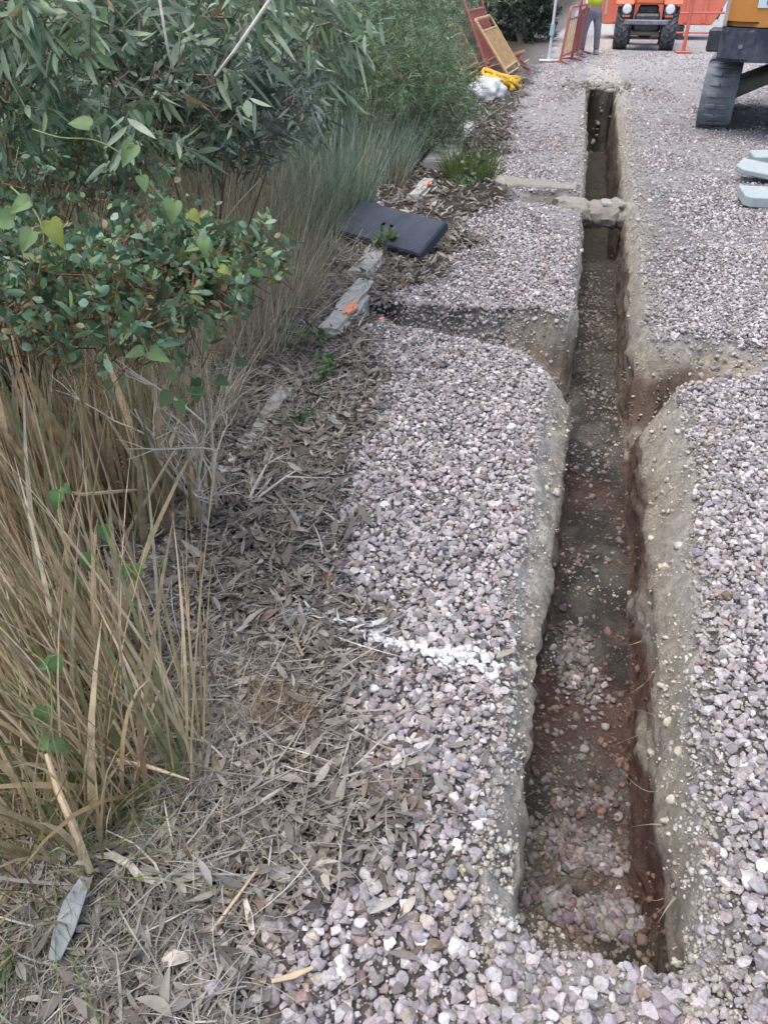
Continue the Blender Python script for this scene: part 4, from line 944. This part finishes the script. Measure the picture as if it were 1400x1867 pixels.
# ------------------------------------------------------------------ duct crossing the trench, slab edge
M_duct = mat_col('dusty_concrete', (.30, .275, .24), .95, dirt=(.24, .2, .16), dscale=10, damt=.8, var=.25, bscale=50, bdist=.008)
M_clay = mat_col('grey_pipe', (.40, .385, .355), .8, dirt=(.3, .27, .22), dscale=14, damt=.8)
rt = empty('crossing_duct', (.28, 7.3, -.13), label='lumpy earth covered duct crossing the trench in the middle distance', cat='duct')
b = MB(); b.tube([(-.42 + .05 * k, .015 * math.sin(k * 1.3), .012 * math.sin(k * .8)) for k in range(18)], [.135 + .008 * math.sin(k * 2.1) for k in range(18)], 20)
bmesh.ops.scale(b.bm, vec=(1, 1, .85), verts=b.bm.verts); bmesh.ops.subdivide_edges(b.bm, edges=b.bm.edges[:], cuts=1, use_grid_fill=True); b.jitter(.02, 9); b.jitter(.022, 22); b.jitter(.01, 60); b.build('casing', M_duct, rt, True)
b = MB(); b.box((.0, -.05, .1), (.09, .1, .05), (.3, .1, .4), .012); b.box((.13, -.06, .1), (.06, .07, .05), (.1, .3, 1.1), .012); b.jitter(.01, 20, 3); b.build('concrete_chunk', M_clay, rt, True)
rt = MB(); rt.box((0, 0, 0), (.74, .2, .09), (.03, .03, -.04), .015, 1); rt.jitter(.03, 7, 5); rt.jitter(.012, 25); o = rt.build('slab_edge', M_duct, None, True); o.location = (-.36, 7.64, -.005); tag(o, 'broken grey concrete slab edge at the back of the narrow side cut', 'slab')

# ------------------------------------------------------------------ mint slabs at the right edge
M_mint = mat_col('mint_slab', (.40, .465, .465), .8, dirt=(.30, .30, .28), dscale=9, damt=.7, var=.1, bscale=40, bdist=.002)
def slab(label, p, size, rot, cut):
    b = MB(); Lx, Ly, t = size; pts = [(-Lx / 2, -Ly / 2 + cut), (-Lx / 2 + cut, -Ly / 2), (Lx / 2, -Ly / 2 + cut * .3), (Lx / 2, Ly / 2), (-Lx / 2 + cut * .4, Ly / 2)]
    b.prism(pts, t, Matrix.Rotation(R(-90), 4, 'X'), .008, 1)
    o = b.build('paving_slab', M_mint, None); o.location = p; o.rotation_euler = rot; return tag(o, label, 'slab', 'pale slabs on the right bank')
def gz(p, dz): return Vector((p.x, p.y, float(ground_z(p.x, p.y)) + dz))
slab('pale mint slab nearest the camera at the right edge', gz(gp(1414, 372), .06), (.62, .34, .085), (R(4), R(2), R(8)), .05)
slab('pale mint slab tilted on edge, middle of the three', gz(gp(1418, 334), .08), (.80, .3, .05), (R(8), R(7), R(-14)), .08)
slab('pale mint slab farthest back of the three', gz(gp(1416, 296), .05), (.55, .3, .10), (R(3), R(-3), R(5)), .04)

# ------------------------------------------------------------------ pedestrian barriers
M_red = mat_col('red_paint_metal', (.46, .13, .11), .5, dirt=(.33, .22, .17), dscale=14, damt=.6, var=.2)
M_yel = mat_col('faded_yellow_metal', (.62, .42, .20), .55, dirt=(.40, .27, .17), dscale=14, damt=.6, var=.2)
M_maroon = mat_col('maroon_plastic', (.26, .055, .06), .45, dirt=(.3, .2, .18), dscale=10, damt=.4)
def barrier(label, P0, P1, updir, hgt, mats, nbar=11, group='pedestrian barriers heaped in the bushes', legs=True, panel=False):
    """frame standing on P0-P1, rising along updir; bars between a lower and an upper rail"""
    P0, P1 = Vector(P0), Vector(P1); root = empty('pedestrian_barrier', P0, label=label, cat='barrier', group=group)
    ex = P1 - P0; L = ex.length; ex.normalize(); up = Vector(updir).normalized(); nrm = ex.cross(up).normalized()
    def q(u, v, w_=0): return ex * u + up * v + nrm * w_
    r = .028; lo = .16; b = MB(); c = .1
    path = [q(0, lo * .2), q(0, hgt - c)] + [q(c - c * math.cos(a), hgt - c + c * math.sin(a)) for a in (R(30), R(60), R(90))] + \
           [q(L - c + c * math.sin(a), hgt - c + c * math.cos(a)) for a in (R(0), R(30), R(60), R(90))] + [q(L, lo * .2)]
    b.tube(path, r, 8); b.build('frame', mats[0], root, True)
    b = MB(); b.tube([q(0, lo), q(L, lo)], r * .85, 8); b.build('rail', mats[0], root, True)
    b = MB(); b.tube([q(0, hgt * .8), q(L, hgt * .8)], r * .7, 8); b.build('rail', mats[0], root, True)
    for k in range(nbar):
        u = L * (k + 1) / (nbar + 1)
        b = MB()
        if panel: b.box((0, 0, 0), (L / (nbar + 1) * .62, .012, hgt * .8 - lo)); M_ = Matrix((ex, nrm, up)).transposed().to_4x4(); b.bm.transform(Matrix.Translation(q(u, (lo + hgt * .8) / 2)) @ M_)
        else: b.tube([q(u, lo), q(u, hgt * .8)], .017, 6)
        b.build('bar', mats[1] if (k % 3 or not panel) else mats[0], root)
    if legs:
        for u in (.08, L - .08):
            b = MB(); b.tube([q(u, 0.03, -.22), q(u, .06, 0), q(u, .03, .22)], r * .8, 6); b.build('foot', mats[0], root, True)
    return root
lean = (-.62, .0, .80)
g1 = gp(928, 143); g2 = gp(966, 128)
barrier('front barrier of the heap, faded yellow with tan bars', (g1.x, g1.y, .02), (g1.x + .06, g1.y + 1.75, .02), lean, 1.15, (M_yel, M_yel), 9)
barrier('red topped barrier in the middle of the heap', (g1.x - .42, g1.y + .1, .1), (g1.x - .36, g1.y + 1.95, .1), (-.42, .0, .9), 1.32, (M_red, M_red), 9)
barrier('rearmost tan barrier of the heap, sunk into the bush', (g1.x - .72, g1.y - .55, .02), (g1.x - .68, g1.y + 1.2, .02), (-.55, 0, .83), .95, (M_yel, M_brown), 11)
sp = gp(1020, 117)
barrier('standing red barrier seen edge on beside the white post', (sp.x, sp.y, 0), (sp.x + .3, sp.y + 2.0, 0), (.1, 0, 1), 1.05, (M_red, M_yel), 8, 'barriers standing at the far end')
barrier('maroon slatted barrier seen edge on next to the worker', (sp.x + .22, sp.y + .9, 0), (sp.x + .42, sp.y + 3.0, 0), (.06, 0, 1), 1.2, (M_maroon, M_maroon), 6, 'barriers standing at the far end', panel=True)
rb = gp(1245, 95)
def rail_barrier():
    root = empty('rail_barrier', (rb.x, rb.y, 0), label='orange red tubular barrier standing between the tractor and the excavator', cat='barrier')
    for k, x in enumerate((0, 1.25)):
        b = MB(); b.tube([(x, 0, 0), (x, 0, 1.25)], .045 if k == 0 else .03, 10); b.build('post', M_oran2, root, True)
    for z, r in ((.42, .02), (.83, .025), (1.2, .02)):
        b = MB(); b.tube([(-.25, 0, z), (1.3, .02, z + .02)], r, 8); b.build('rail', M_oran2, root, True)
    b = MB(); b.box((0, 0, .02), (.4, .4, .03), (0, 0, 0), .01); b.build('base_plate', M_oran2, root)
M_oran2 = mat_col('orange_red_paint', (.62, .14, .09), .5, dirt=(.35, .25, .2), dscale=9, damt=.4)
rail_barrier()
# white post
wp = gp(1000, 111)
root = empty('marker_post', (wp.x, wp.y, 0), label='thin white post on a flat foot beside the dark evergreen', cat='post')
M_white = mat_col('white_paint', (.72, .76, .76), .5, dirt=(.5, .5, .48), dscale=9, damt=.5)
b = MB(); b.tube([(0, 0, .02), (.01, 0, .8), (.03, 0, 1.75)], .028, 8); b.build('pole', M_white, root, True)
b = MB(); b.box((0, 0, .02), (.42, .2, .03), (0, 0, 0), .008); b.build('foot', M_white, root)
b = MB(); b.tube([(.005, -.02, .5), (.012, -.02, .72)], .05, 8); b.build('sleeve', mat_col('blue_sleeve', (.35, .55, .62), .5), root, True)

# yellow hose heap, white sack, warning tape
M_yell = mat_col('yellow_hose', (.70, .42, .035), .5, var=.25, vscale=8)
yc = gp(908, 158)
b = MB(); pts = []
for i in range(150):
    a = i * .42; rr = .2 + .1 * math.sin(i * .37) + .05 * math.sin(i * 1.1)
    pts.append((rr * 1.15 * math.cos(a) + .07 * math.sin(i * .11), rr * 1.3 * math.sin(a), .05 + .20 * (i / 150) * abs(math.sin(i * .21)) + .04 * math.sin(i * .9)))
b.tube(pts, .03, 7); b.tube([(.2, -.2, .06), (.3, -.4, .04), (.28, -.6, .05)], .03, 7)
o = b.build('hose_heap', M_yell, None, True); o.location = (yc.x, yc.y, float(ground_z(yc.x, yc.y))); tag(o, 'tangled heap of yellow hose at the foot of the heaped barriers', 'hose')
ws = gp(885, 178)
def sack():
    m = bmesh.new(); bmesh.ops.create_icosphere(m, subdivisions=4, radius=1)
    from mathutils import noise
    for v in m.verts:
        v.co.z = max(v.co.z, -.55); k = noise.noise(v.co * 2.2) * .22 + noise.noise(v.co * 5) * .1; v.co *= 1 + k
    bmesh.ops.scale(m, vec=(.3, .36, .22), verts=m.verts); b = MB(); b.add(m, Matrix.Translation((0, 0, .1)))
    o = b.build('rubble_sack', mat_col('white_sack', (.62, .65, .66), .7, dirt=(.4, .38, .35), dscale=7, damt=.6), None, True); o.location = (ws.x, ws.y, float(ground_z(ws.x, ws.y)))
    tag(o, 'lumpy white sack lying in front of the yellow hose', 'sack')
sack()
def tape():
    A = gp(946, 92, .55); B_ = gp(952, 112, .3); Cc = gp(964, 135, .03); n = 14; root = A
    m, t, p = mat_base('red_white_tape'); a = N(t, 'ShaderNodeAttribute', attribute_name='col'); t.links.new(a.outputs[0], p.inputs['Base Color'])
    V, Cl, q = [], [], []
    for i in range(n + 1):
        k = i / n; P = A.lerp(B_, k).lerp(B_.lerp(Cc, k), k); s = Vector((math.cos(k * 5), math.sin(k * 5) * .6, .3)) * .09
        for e in (-1, 1):
            for z in (0, .004): V.append(tuple(P + s * e + Vector((0, z, 0)) - root)); Cl.append((.7, .05, .08) if (i // 2) % 2 else (.75, .72, .75))
        if i:
            a0, b0_ = (i - 1) * 4, i * 4
            q += [[a0, a0 + 2, b0_ + 2, b0_], [a0 + 1, b0_ + 1, b0_ + 3, a0 + 3], [a0, b0_, b0_ + 1, a0 + 1], [a0 + 2, a0 + 3, b0_ + 3, b0_ + 2]]
    o = mesh_np('warning_tape', np.array(V), [np.array(q)], m, None, np.array(Cl)); o.location = root; tag(o, 'red and white warning tape hanging from the heaped barriers', 'tape')
tape()

# ------------------------------------------------------------------ worker
def skin_mesh(name, joints, edges, mat, parent, root_i=0, sub=2):
    me = bpy.data.meshes.new(name); bm = bmesh.new(); lay = bm.verts.layers.skin.verify(); vs = []
    for i, (p, r) in enumerate(joints):
        v = bm.verts.new(p); v[lay].radius = r if hasattr(r, '__len__') else (r, r); v[lay].use_root = (i == root_i); vs.append(v)
    for a, b in edges: bm.edges.new((vs[a], vs[b]))
    bm.to_mesh(me); bm.free(); me.materials.append(mat); o = bpy.data.objects.new(name, me); SC.collection.objects.link(o); o.parent = parent
    s = o.modifiers.new('skin', 'SKIN'); s.use_smooth_shade = True; ss = o.modifiers.new('sub', 'SUBSURF'); ss.levels = sub; ss.render_levels = sub
    return o
def worker():
    p = gp(1072, 99); root = empty('person', (p.x, p.y, 0), R(13), label='worker in grey trousers and yellow hi-vis vest standing beside the orange tractor', cat='person')
    M_skin = mat_col('skin', (.45, .27, .19), .55, var=.06); M_tr = mat_col('grey_trousers', (.16, .175, .225), .85, var=.2, vscale=14, dirt=(.3, .29, .29), dscale=9, damt=.4)
    M_hv = mat_col('hi_vis_vest', (.55, .72, .03), .6, var=.08); M_boot = mat_col('work_boot', (.2, .18, .17), .7, dirt=(.35, .33, .3), damt=.6); M_hair = mat_col('dark_hair', (.03, .022, .018), .6)
    M_refl = mat_col('silver_band', (.6, .62, .63), .3)
    J = [((0, 0, .95), (.15, .11)), ((0, 0, 1.12), (.14, .1)), ((0, 0, 1.32), (.17, .11)), ((0, 0, 1.45), (.12, .09)), ((0, -.01, 1.53), .055), ((0, -.03, 1.62), (.075, .085)), ((0, -.035, 1.72), (.075, .09)),
         ((.19, 0, 1.42), .06), ((.27, .02, 1.15), .045), ((.26, -.08, .92), .036), ((-.19, 0, 1.42), .06), ((-.27, .02, 1.15), .045), ((-.26, -.08, .92), .036),
         ((.11, 0, .86), .085), ((.15, -.02, .48), .055), ((.17, .02, .1), .04), ((-.11, 0, .86), .085), ((-.17, -.02, .48), .055), ((-.2, .02, .1), .04)]
    E = [(0, 1), (1, 2), (2, 3), (3, 4), (4, 5), (5, 6), (3, 7), (7, 8), (8, 9), (3, 10), (10, 11), (11, 12), (0, 13), (13, 14), (14, 15), (0, 16), (16, 17), (17, 18)]
    for s, wi in ((1, 9), (-1, 12)):         # palm, four fingers, thumb
        wx = J[wi][0]; J.append(((wx[0], wx[1] - .02, wx[2] - .07), (.036, .018))); pi = len(J) - 1; E.append((wi, pi))
        for k in range(4):
            a = (wx[0], wx[1] - .05 + .022 * k, wx[2] - .115); b_ = (wx[0] - s * .015, wx[1] - .055 + .022 * k, wx[2] - .165 - .008 * (k in (1, 2)))
            J.append((a, .011)); E.append((pi, len(J) - 1)); J.append((b_, .008)); E.append((len(J) - 2, len(J) - 1))
        J.append(((wx[0] - s * .02, wx[1] - .065, wx[2] - .09), .011)); E.append((pi, len(J) - 1))
    skin_mesh('body', J, E, M_skin, root)
    T = [((0, .0, .99), (.172, .135)), ((0, .0, .9), (.175, .14)), ((.115, 0, .80), (.105, .115)), ((.15, -.02, .48), .085), ((.175, .01, .2), .078), ((.18, .0, .09), .085), ((-.115, 0, .80), (.105, .115)), ((-.17, -.02, .48), .085), ((-.2, .01, .2), .078), ((-.205, .0, .09), .085)]
    skin_mesh('trousers', T, [(0, 1), (1, 2), (2, 3), (3, 4), (4, 5), (1, 6), (6, 7), (7, 8), (8, 9)], M_tr, root)
    Vv = [((0, 0, .98), (.20, .15)), ((0, 0, 1.15), (.185, .14)), ((0, 0, 1.34), (.205, .145)), ((0, 0, 1.46), (.16, .1)), ((.17, 0, 1.43), .075), ((-.17, 0, 1.43), .075)]
    skin_mesh('vest', Vv, [(0, 1), (1, 2), (2, 3), (3, 4), (3, 5)], M_hv, root)
    for x in (.18, -.205):
        b = MB(); b.prism([(-.14, 0), (.13, 0), (.13, .1), (.1, .14), (0, .13), (-.1, .07), (-.15, .05)], .1, Matrix.Translation((x, -.03, 0)) @ Matrix.Rotation(R(90), 4, 'Z'), .02, 2); b.build('boot', M_boot, root, True)
    b = MB(); m = bmesh.new(); bmesh.ops.create_uvsphere(m, u_segments=16, v_segments=10, radius=1); bmesh.ops.scale(m, vec=(.095, .11, .1), verts=m.verts)
    bmesh.ops.delete(m, geom=[v for v in m.verts if v.co.z < -.02 or (v.co.y < -.07 and v.co.z < .04)], context='VERTS'); b.add(m, Matrix.Translation((0, -.02, 1.71))); b.build('hair', M_hair, root, True)
worker()

# ------------------------------------------------------------------ wheels, tractor, skip
M_tyre = mat_col('tyre_rubber', (.045, .05, .06), .85, dirt=(.28, .28, .29), dscale=8, damt=.55, var=.2)
M_orange_b = mat_col('orange_body', (.78, .17, .07), .45, dirt=(.45, .25, .17), dscale=4, damt=.4, var=.08)
M_skip = mat_col('orange_skip_paint', (.80, .20, .12), .55, dirt=(.62, .22, .17), dscale=3, damt=.7, var=.1, vscale=3)
M_dark = mat_col('dark_machine_paint', (.03, .034, .045), .5, dirt=(.2, .2, .21), dscale=8, damt=.4)
M_greym = mat_col('grey_steel', (.17, .18, .22), .5, dirt=(.35, .33, .32), dscale=9, damt=.5)
M_glass = mat_col('headlight_glass', (.75, .80, .80), .12)
M_rim = mat_col('rim_steel', (.45, .42, .38), .5)
def wheel(root, c, rad, wd):
    w_ = empty('wheel', c); w_.parent = root
    b = MB(); RY = Matrix.Rotation(R(90), 4, 'Y'); h = wd / 2
    b.lathe([(rad * .55, -h * .8), (rad * .8, -h), (rad * .93, -h * .92), (rad * .96, -h * .5), (rad * .96, h * .5), (rad * .93, h * .92), (rad * .8, h), (rad * .55, h * .8)], 40, RY)
    nl_ = 18
    for k in range(nl_):                       # chevron lugs
        for s in (-1, 1):
            a = 2 * math.pi * (k + .5 * (s > 0)) / nl_
            M_ = Matrix.Rotation(a, 4, 'X') @ Matrix.Translation((s * h * .48, 0, rad * .965)) @ Matrix.Rotation(s * R(38), 4, 'Z')
            m = bmesh.new(); bmesh.ops.create_cube(m, size=1); bmesh.ops.scale(m, vec=(h * 1.15, .045, rad * .085), verts=m.verts); b.add(m, M_)
    b.build('tyre', M_tyre, w_, False)
    b = MB(); b.lathe([(rad * .1, -h * .5), (rad * .56, -h * .75), (rad * .56, h * .75), (rad * .1, h * .5)], 24, RY); b.build('rim', M_rim, w_, True)
def tractor():
    L_ = gp(1130, 92); Rg = gp(1213, 92); c = (L_ + Rg) / 2; hw = (Rg - L_).length / 2
    root = empty('tractor', (c.x, c.y + .45, 0), R(-3), label='orange and black tractor facing the trench end with round headlights', cat='tractor')
    for s in (-1, 1): wheel(root, (s * hw, 0, .47), .47, .36); wheel(root, (s * (hw - .02), 2.1, .54), .54, .36)
    b = MB(); b.box((0, .3, .48), (hw * 2 - .45, .2, .2), (0, 0, 0), .04); b.box((0, .25, .42), (.34, .36, .34), (0, 0, 0), .06); b.build('axle', M_dark, root)
    b = MB(); b.box((0, .9, .62), (.62, 2.6, .36), (0, 0, 0), .05); b.build('chassis', M_dark, root)
    b = MB(); b.box((0, -.42, .62), (hw * 2 - .1, .1, .11), (0, 0, 0), .02); b.build('bumper', M_greym, root)
    b = MB(); b.box((0, .1, .36), (.72, .1, .1), (0, 0, 0), .02); b.build('tow_beam', M_rim, root)
    b = MB(); b.box((0, .15, .80), (.5, .7, .36), (0, 0, 0), .05)
    for k in range(7): b.box((0, -.21, .66 + .045 * k), (.42, .02, .015))
    b.build('grille', M_dark, root)
    b = MB(); b.prism([(-.36, .99), (.36, .99), (.36, 1.35), (.26, 1.5), (-.26, 1.5), (-.36, 1.35)], 1.5, Matrix.Translation((0, .45, 0)), .04, 2); b.build('bonnet', M_orange_b, root)
    for s in (-1, 1):
        b = MB(); b.box((s * .52, -.28, .86), (.28, .26, .30), (0, 0, 0), .03); hb = b.build('headlight_housing', M_dark, root)
        b = MB(); b.lathe([(.11, 0), (.11, .03), (.085, .055), (.02, .06)], 20, Matrix.Translation((s * .52, -.40, .90)) @ Matrix.Rotation(R(90), 4, 'X')); b.build('headlight', M_glass, root, True)
        b = MB(); b.box((s * .52, -.42, .75), (.18, .02, .05), (0, 0, 0), .006); b.build('indicator', M_orange_b, root)
        b = MB(); b.prism([(-.5, .9), (.45, 1.0), (.3, 1.28), (-.3, 1.28)], .46, Matrix.Translation((s * hw, .05, 0)) @ Matrix.Rotation(R(90), 4, 'Z'), .03, 1); b.bm.transform(Matrix.Translation((0, 0, .08))); b.build('mudguard', M_orange_b, root)
    b = MB(); b.box((0, 1.7, 1.35), (1.1, .9, .8), (0, 0, 0), .06); b.build('seat_base', M_orange_b, root)
    b = MB(); b.box((0, 1.75, 1.82), (.5, .5, .12), (0, 0, 0), .04); b.box((0, 2.0, 2.1), (.5, .1, .5), (0, 0, 0), .04); b.build('seat', M_dark, root)
    b = MB()
    for s in (-1, 1): b.tube([(s * .5, 2.1, 1.5), (s * .5, 2.1, 2.6)], .04, 8)
    b.tube([(-.5, 2.1, 2.6), (.5, 2.1, 2.6)], .04, 8); b.build('roll_bar', M_dark, root, True)
tractor()
def skip():
    Y0 = 28.2; z0 = .42
    xl = at(1096, 46, 1); xr = at(1300, 42, 1)
    def X_at(px, py, Yw):      # world x where the ray through a pixel meets the plane y = Yw
        a = at(px, py, 1); cpos = Vector((0, 0, CAMH)); k = Yw / (a - cpos).y; return (cpos + (a - cpos) * k)
    A = X_at(1097, 46, Y0); B_ = X_at(1297, 42, Y0); C2 = X_at(1310, 28, Y0); D2 = X_at(1093, 20, Y0)
    root = empty('skip_container', ((A.x + B_.x) / 2, Y0 + .9, 0), label='large orange steel skip container behind the tractor', cat='skip'); cx = (A.x + B_.x) / 2
    z0 = (A.z + B_.z) / 2; top = 2.0
    out = [(A.x - cx, z0), (B_.x - cx, z0), (C2.x - cx, C2.z), (C2.x - cx + .55, top), (D2.x - cx - .12, top), (D2.x - cx, D2.z)]
    b = MB(); b.prism(out, 1.8, Matrix(), .03, 1); b.build('body', M_skip, root)
    for k in range(6):
        x = A.x - cx + .35 + k * (B_.x - A.x - .6) / 5; b = MB(); b.box((x, -.93, (z0 + top) / 2), (.09, .06, top - z0 - .12), (0, 0, 0), .01); b.build('rib', M_skip, root)
    b = MB(); b.box(((A.x + B_.x) / 2 - cx + .25, -.92, top - .02), (B_.x - A.x + .9, .1, .12), (0, 0, 0), .02); b.build('top_rail', M_skip, root)
    for s in (A.x - cx + .7, B_.x - cx - .8):
        b = MB(); b.box((s, 0, z0 / 2 - .01), (.14, 1.7, z0 + .0), (0, 0, 0), .01); b.build('skid', M_dark, root)
    b = MB(); b.box((C2.x - cx + .03, -.6, C2.z + .05), (.06, .4, .3), (0, R(20), 0), .01); b.build('lifting_lug', M_dark, root)
skip()

# ------------------------------------------------------------------ excavator
M_exo = mat_col('excavator_orange', (.56, .225, .045), .42, dirt=(.5, .25, .11), dscale=3, damt=.4, var=.08, vscale=3)
M_exb = mat_col('excavator_blue_black', (.03, .036, .058), .45, dirt=(.16, .17, .2), dscale=7, damt=.5, var=.2)
M_track = mat_col('track_rubber', (.16, .18, .205), .9, dirt=(.32, .34, .36), dscale=6, damt=.7, var=.15, bscale=30, bdist=.004)
M_dustst = mat_col('dusty_steel', (.28, .285, .27), .9, dirt=(.4, .38, .36), dscale=6, damt=.6, var=.2)
M_decal = mat_col('pale_decal', (.62, .74, .80), .4, var=.05); M_ink = mat_col('decal_ink', (.03, .05, .1), .5)
def excavator():
    root = empty('excavator', (2.78, 12.4, 0), R(-9), label='orange mini excavator with dark blue lower body and dusty rubber tracks at the right edge', cat='excavator')
    hgt = .72; r = hgt / 2; Lh = 1.0; tw = .40; xt = 1.03
    for s in (-1, 1):
        tr = empty('track', (s * xt, 0, 0)); tr.parent = root
        # belt: stadium outline swept across the width
        out = []
        for k in range(25): a = R(-90) + R(180) * k / 24; out.append((Lh + r * math.cos(a), r + r * math.sin(a)))
        for k in range(25): a = R(90) + R(180) * k / 24; out.append((-Lh + r * math.cos(a), r + r * math.sin(a)))
        inn = [(u * .955, r + (v - r) * .84) for u, v in out]
        b = MB(); bm = b.bm; n = len(out); rings = []
        for x, prof in ((-tw / 2, inn), (-tw / 2, out), (tw / 2, out), (tw / 2, inn)): rings.append([bm.verts.new((x, u, v)) for u, v in prof])
        for i in range(4):
            A, B_ = rings[i], rings[(i + 1) % 4]
            for k in range(n): bm.faces.new((A[k], A[(k + 1) % n], B_[(k + 1) % n], B_[k]))
        per = 2 * math.pi * r + 4 * Lh; nlug = 52
        for k in range(nlug):                  # staggered half width lugs
            d = per * k / nlug
            if d < 2 * Lh: u, v, a = -Lh + d, 0, 0
            elif d < 2 * Lh + math.pi * r: t = (d - 2 * Lh) / r; u, v, a = Lh + r * math.sin(t), r - r * math.cos(t), t
            elif d < 4 * Lh + math.pi * r: u, v, a = Lh - (d - 2 * Lh - math.pi * r), 2 * r, math.pi
            else: t = (d - 4 * Lh - math.pi * r) / r; u, v, a = -Lh - r * math.sin(t), r + r * math.cos(t), math.pi + t
            nx = Vector((0, math.sin(a), -math.cos(a)))
            for q in ((-1, 1) if True else ()):
                off = .5 if q > 0 else 0
                c = Vector((q * tw * .23, u, v)) + nx * .004
                b.box(c, (tw * .46, .05, .020), (a, 0, q * R(16)), .008)
        b.build('belt', M_track, tr, False)
        b = MB(); b.box((0, 0, r), (tw * .5, 2 * Lh, .3), (0, 0, 0), .03); b.build('track_frame', M_dustst, tr)
        for e in (-1, 1):
            b = MB(); b.lathe([(.06, -tw * .3), (r * .72, -tw * .28), (r * .78, 0), (r * .72, tw * .28), (.06, tw * .3)], 28, Matrix.Translation((0, e * Lh, r)) @ Matrix.Rotation(R(90), 4, 'Y')); b.build('idler', M_dustst, tr, True)
        for k in range(4):
            b = MB(); b.lathe([(.04, -tw * .3), (.11, -tw * .3), (.11, tw * .3), (.04, tw * .3)], 16, Matrix.Translation((0, -.66 + .44 * k, .2)) @ Matrix.Rotation(R(90), 4, 'Y')); b.build('roller', M_dustst, tr, True)
    b = MB(); b.box((0, 0, .52), (1.0, .9, .24), (0, 0, 0), .05)
    for s in (-1, 1):
        for e in (-1, 1): b.prism([(0, .10), (.52, -.16), (.52, .02), (.1, .2), (0, .2)], .26, Matrix.Translation((s * .38, e * .5, .42)) @ Matrix.Rotation(0 if s > 0 else math.pi, 4, 'Z'), .03, 1)
    b.build('undercarriage_frame', M_dustst, root)
    b = MB(); b.lathe([(.3, .6), (.48, .62), (.48, .74), (.3, .76)], 32); b.build('slew_ring', M_dark, root, True)
    house = empty('house', (0, 0, 0)); house.parent = root
    yb = -2.05; hw = 1.14; zb = .80; zm = 1.12; zt = 1.98
    # tail outline in plan, rounded towards the rear
    def plan(hw, yb, yf):
        pts = [(-hw, yf), (-hw, yb + .5)]
        for k in range(9): a = R(180) + R(90) * k / 8; pts.append((-hw + .34 + .34 * math.cos(a), yb + .34 + .34 * math.sin(a)))
        for k in range(9): a = R(270) + R(90) * k / 8; pts.append((hw - .34 + .34 * math.cos(a), yb + .34 + .34 * math.sin(a)))
        return pts + [(hw, yb + .5), (hw, yf)]
    RX = Matrix.Rotation(R(90), 4, 'X')
    def shell(hw, yb, yf, z0, z1, bev):
        b = bmesh.new(); P = plan(hw, yb, yf); A = [b.verts.new((x, y, z0)) for x, y in P]; B_ = [b.verts.new((x, y, z1)) for x, y in P]; n = len(P)
        b.faces.new(A[::-1]); b.faces.new(B_)
        for i in range(n): b.faces.new((A[i], A[(i + 1) % n], B_[(i + 1) % n], B_[i]))
        if bev: bmesh.ops.bevel(b, geom=[e for e in b.edges if abs(e.verts[0].co.z - e.verts[1].co.z) < 1e-6], offset=bev, segments=2, affect='EDGES')
        return b
    b = MB(); b.add(shell(hw, yb, .9, zb, zm, .03)); b.build('lower_body', M_exb, house, True)
    b = MB(); b.add(shell(hw - .03, yb + .03, -.3, zm + .012, zt, .05)); b.build('engine_cover', M_exo, house, True)
    b = MB(); b.box((-hw + .02, yb + .36, zm + .25), (.05, .1, .5), (0, 0, 0), .01); b.build('corner_post', M_rim, house)
    b = MB(); b.box((-.5, .75, 1.9), (1.1, 1.5, 1.5), (0, 0, 0), .08, 2); b.build('cab', M_exo, house)
    M_win = mat_col('cab_glass', (.03, .045, .05), .08)
    for (c, s_) in (((-1.055, .75, 2.15), (.02, 1.2, .8)), ((-.5, 1.505, 2.1), (.9, .02, 1.0)), ((-.5, -.005, 2.3), (.9, .02, .5))):
        b = MB(); b.box(c, s_, (0, 0, 0), .008); b.build('window', M_win, house)
    b = MB(); b.box((-hw - .06, yb + 1.15, .95), (.2, .4, .24), (0, 0, 0), .02); b.build('side_step', M_dark, house)
    # decal panel with illegible lettering
    b = MB(); b.box((-.42, yb + .024, 1.43), (.8, .012, .24)); dp = b.build('decal', M_decal, house)
    b = MB()
    for k in range(5):
        x = -.72 + k * .15; b.box((x, yb + .014, 1.43), (.03, .008, .17)); b.box((x + .045, yb + .014, 1.43 + (.07 if k % 2 else -.06)), (.09, .008, .03))
    b.build('lettering', M_ink, dp)
    # handrails and bolts on the lower body
    b = MB()
    for (x, z) in ((-.9, .95), (-.55, 1.0), (-.2, .95), (.2, 1.0), (.6, .95)): b.tube([(x, yb - .006, z), (x, yb + .03, z)], .022, 10)
    b.build('bolt', M_greym, house, True)
    # boom and arm reaching away from the camera
    b = MB(); b.prism([(.7, 1.1), (1.2, 1.0), (2.3, 2.9), (3.6, 3.3), (3.55, 3.55), (2.1, 3.3)], .3, Matrix.Translation((.45, 0, 0)) @ Matrix.Rotation(R(90), 4, 'Z'), .03, 1); b.build('boom', M_exo, house)
    b = MB(); b.prism([(3.3, 3.6), (3.75, 3.55), (4.0, 1.4), (3.75, 1.35)], .22, Matrix.Translation((.45, 0, 0)) @ Matrix.Rotation(R(90), 4, 'Z'), .03, 1); b.build('arm', M_exo, house)
    b = MB(); b.prism([(3.6, 1.45), (4.1, 1.4), (4.25, .75), (3.75, .5), (3.45, .85)], .6, Matrix.Translation((.45, 0, 0)) @ Matrix.Rotation(R(90), 4, 'Z'), .03, 1); b.build('bucket', M_greym, house)
excavator()
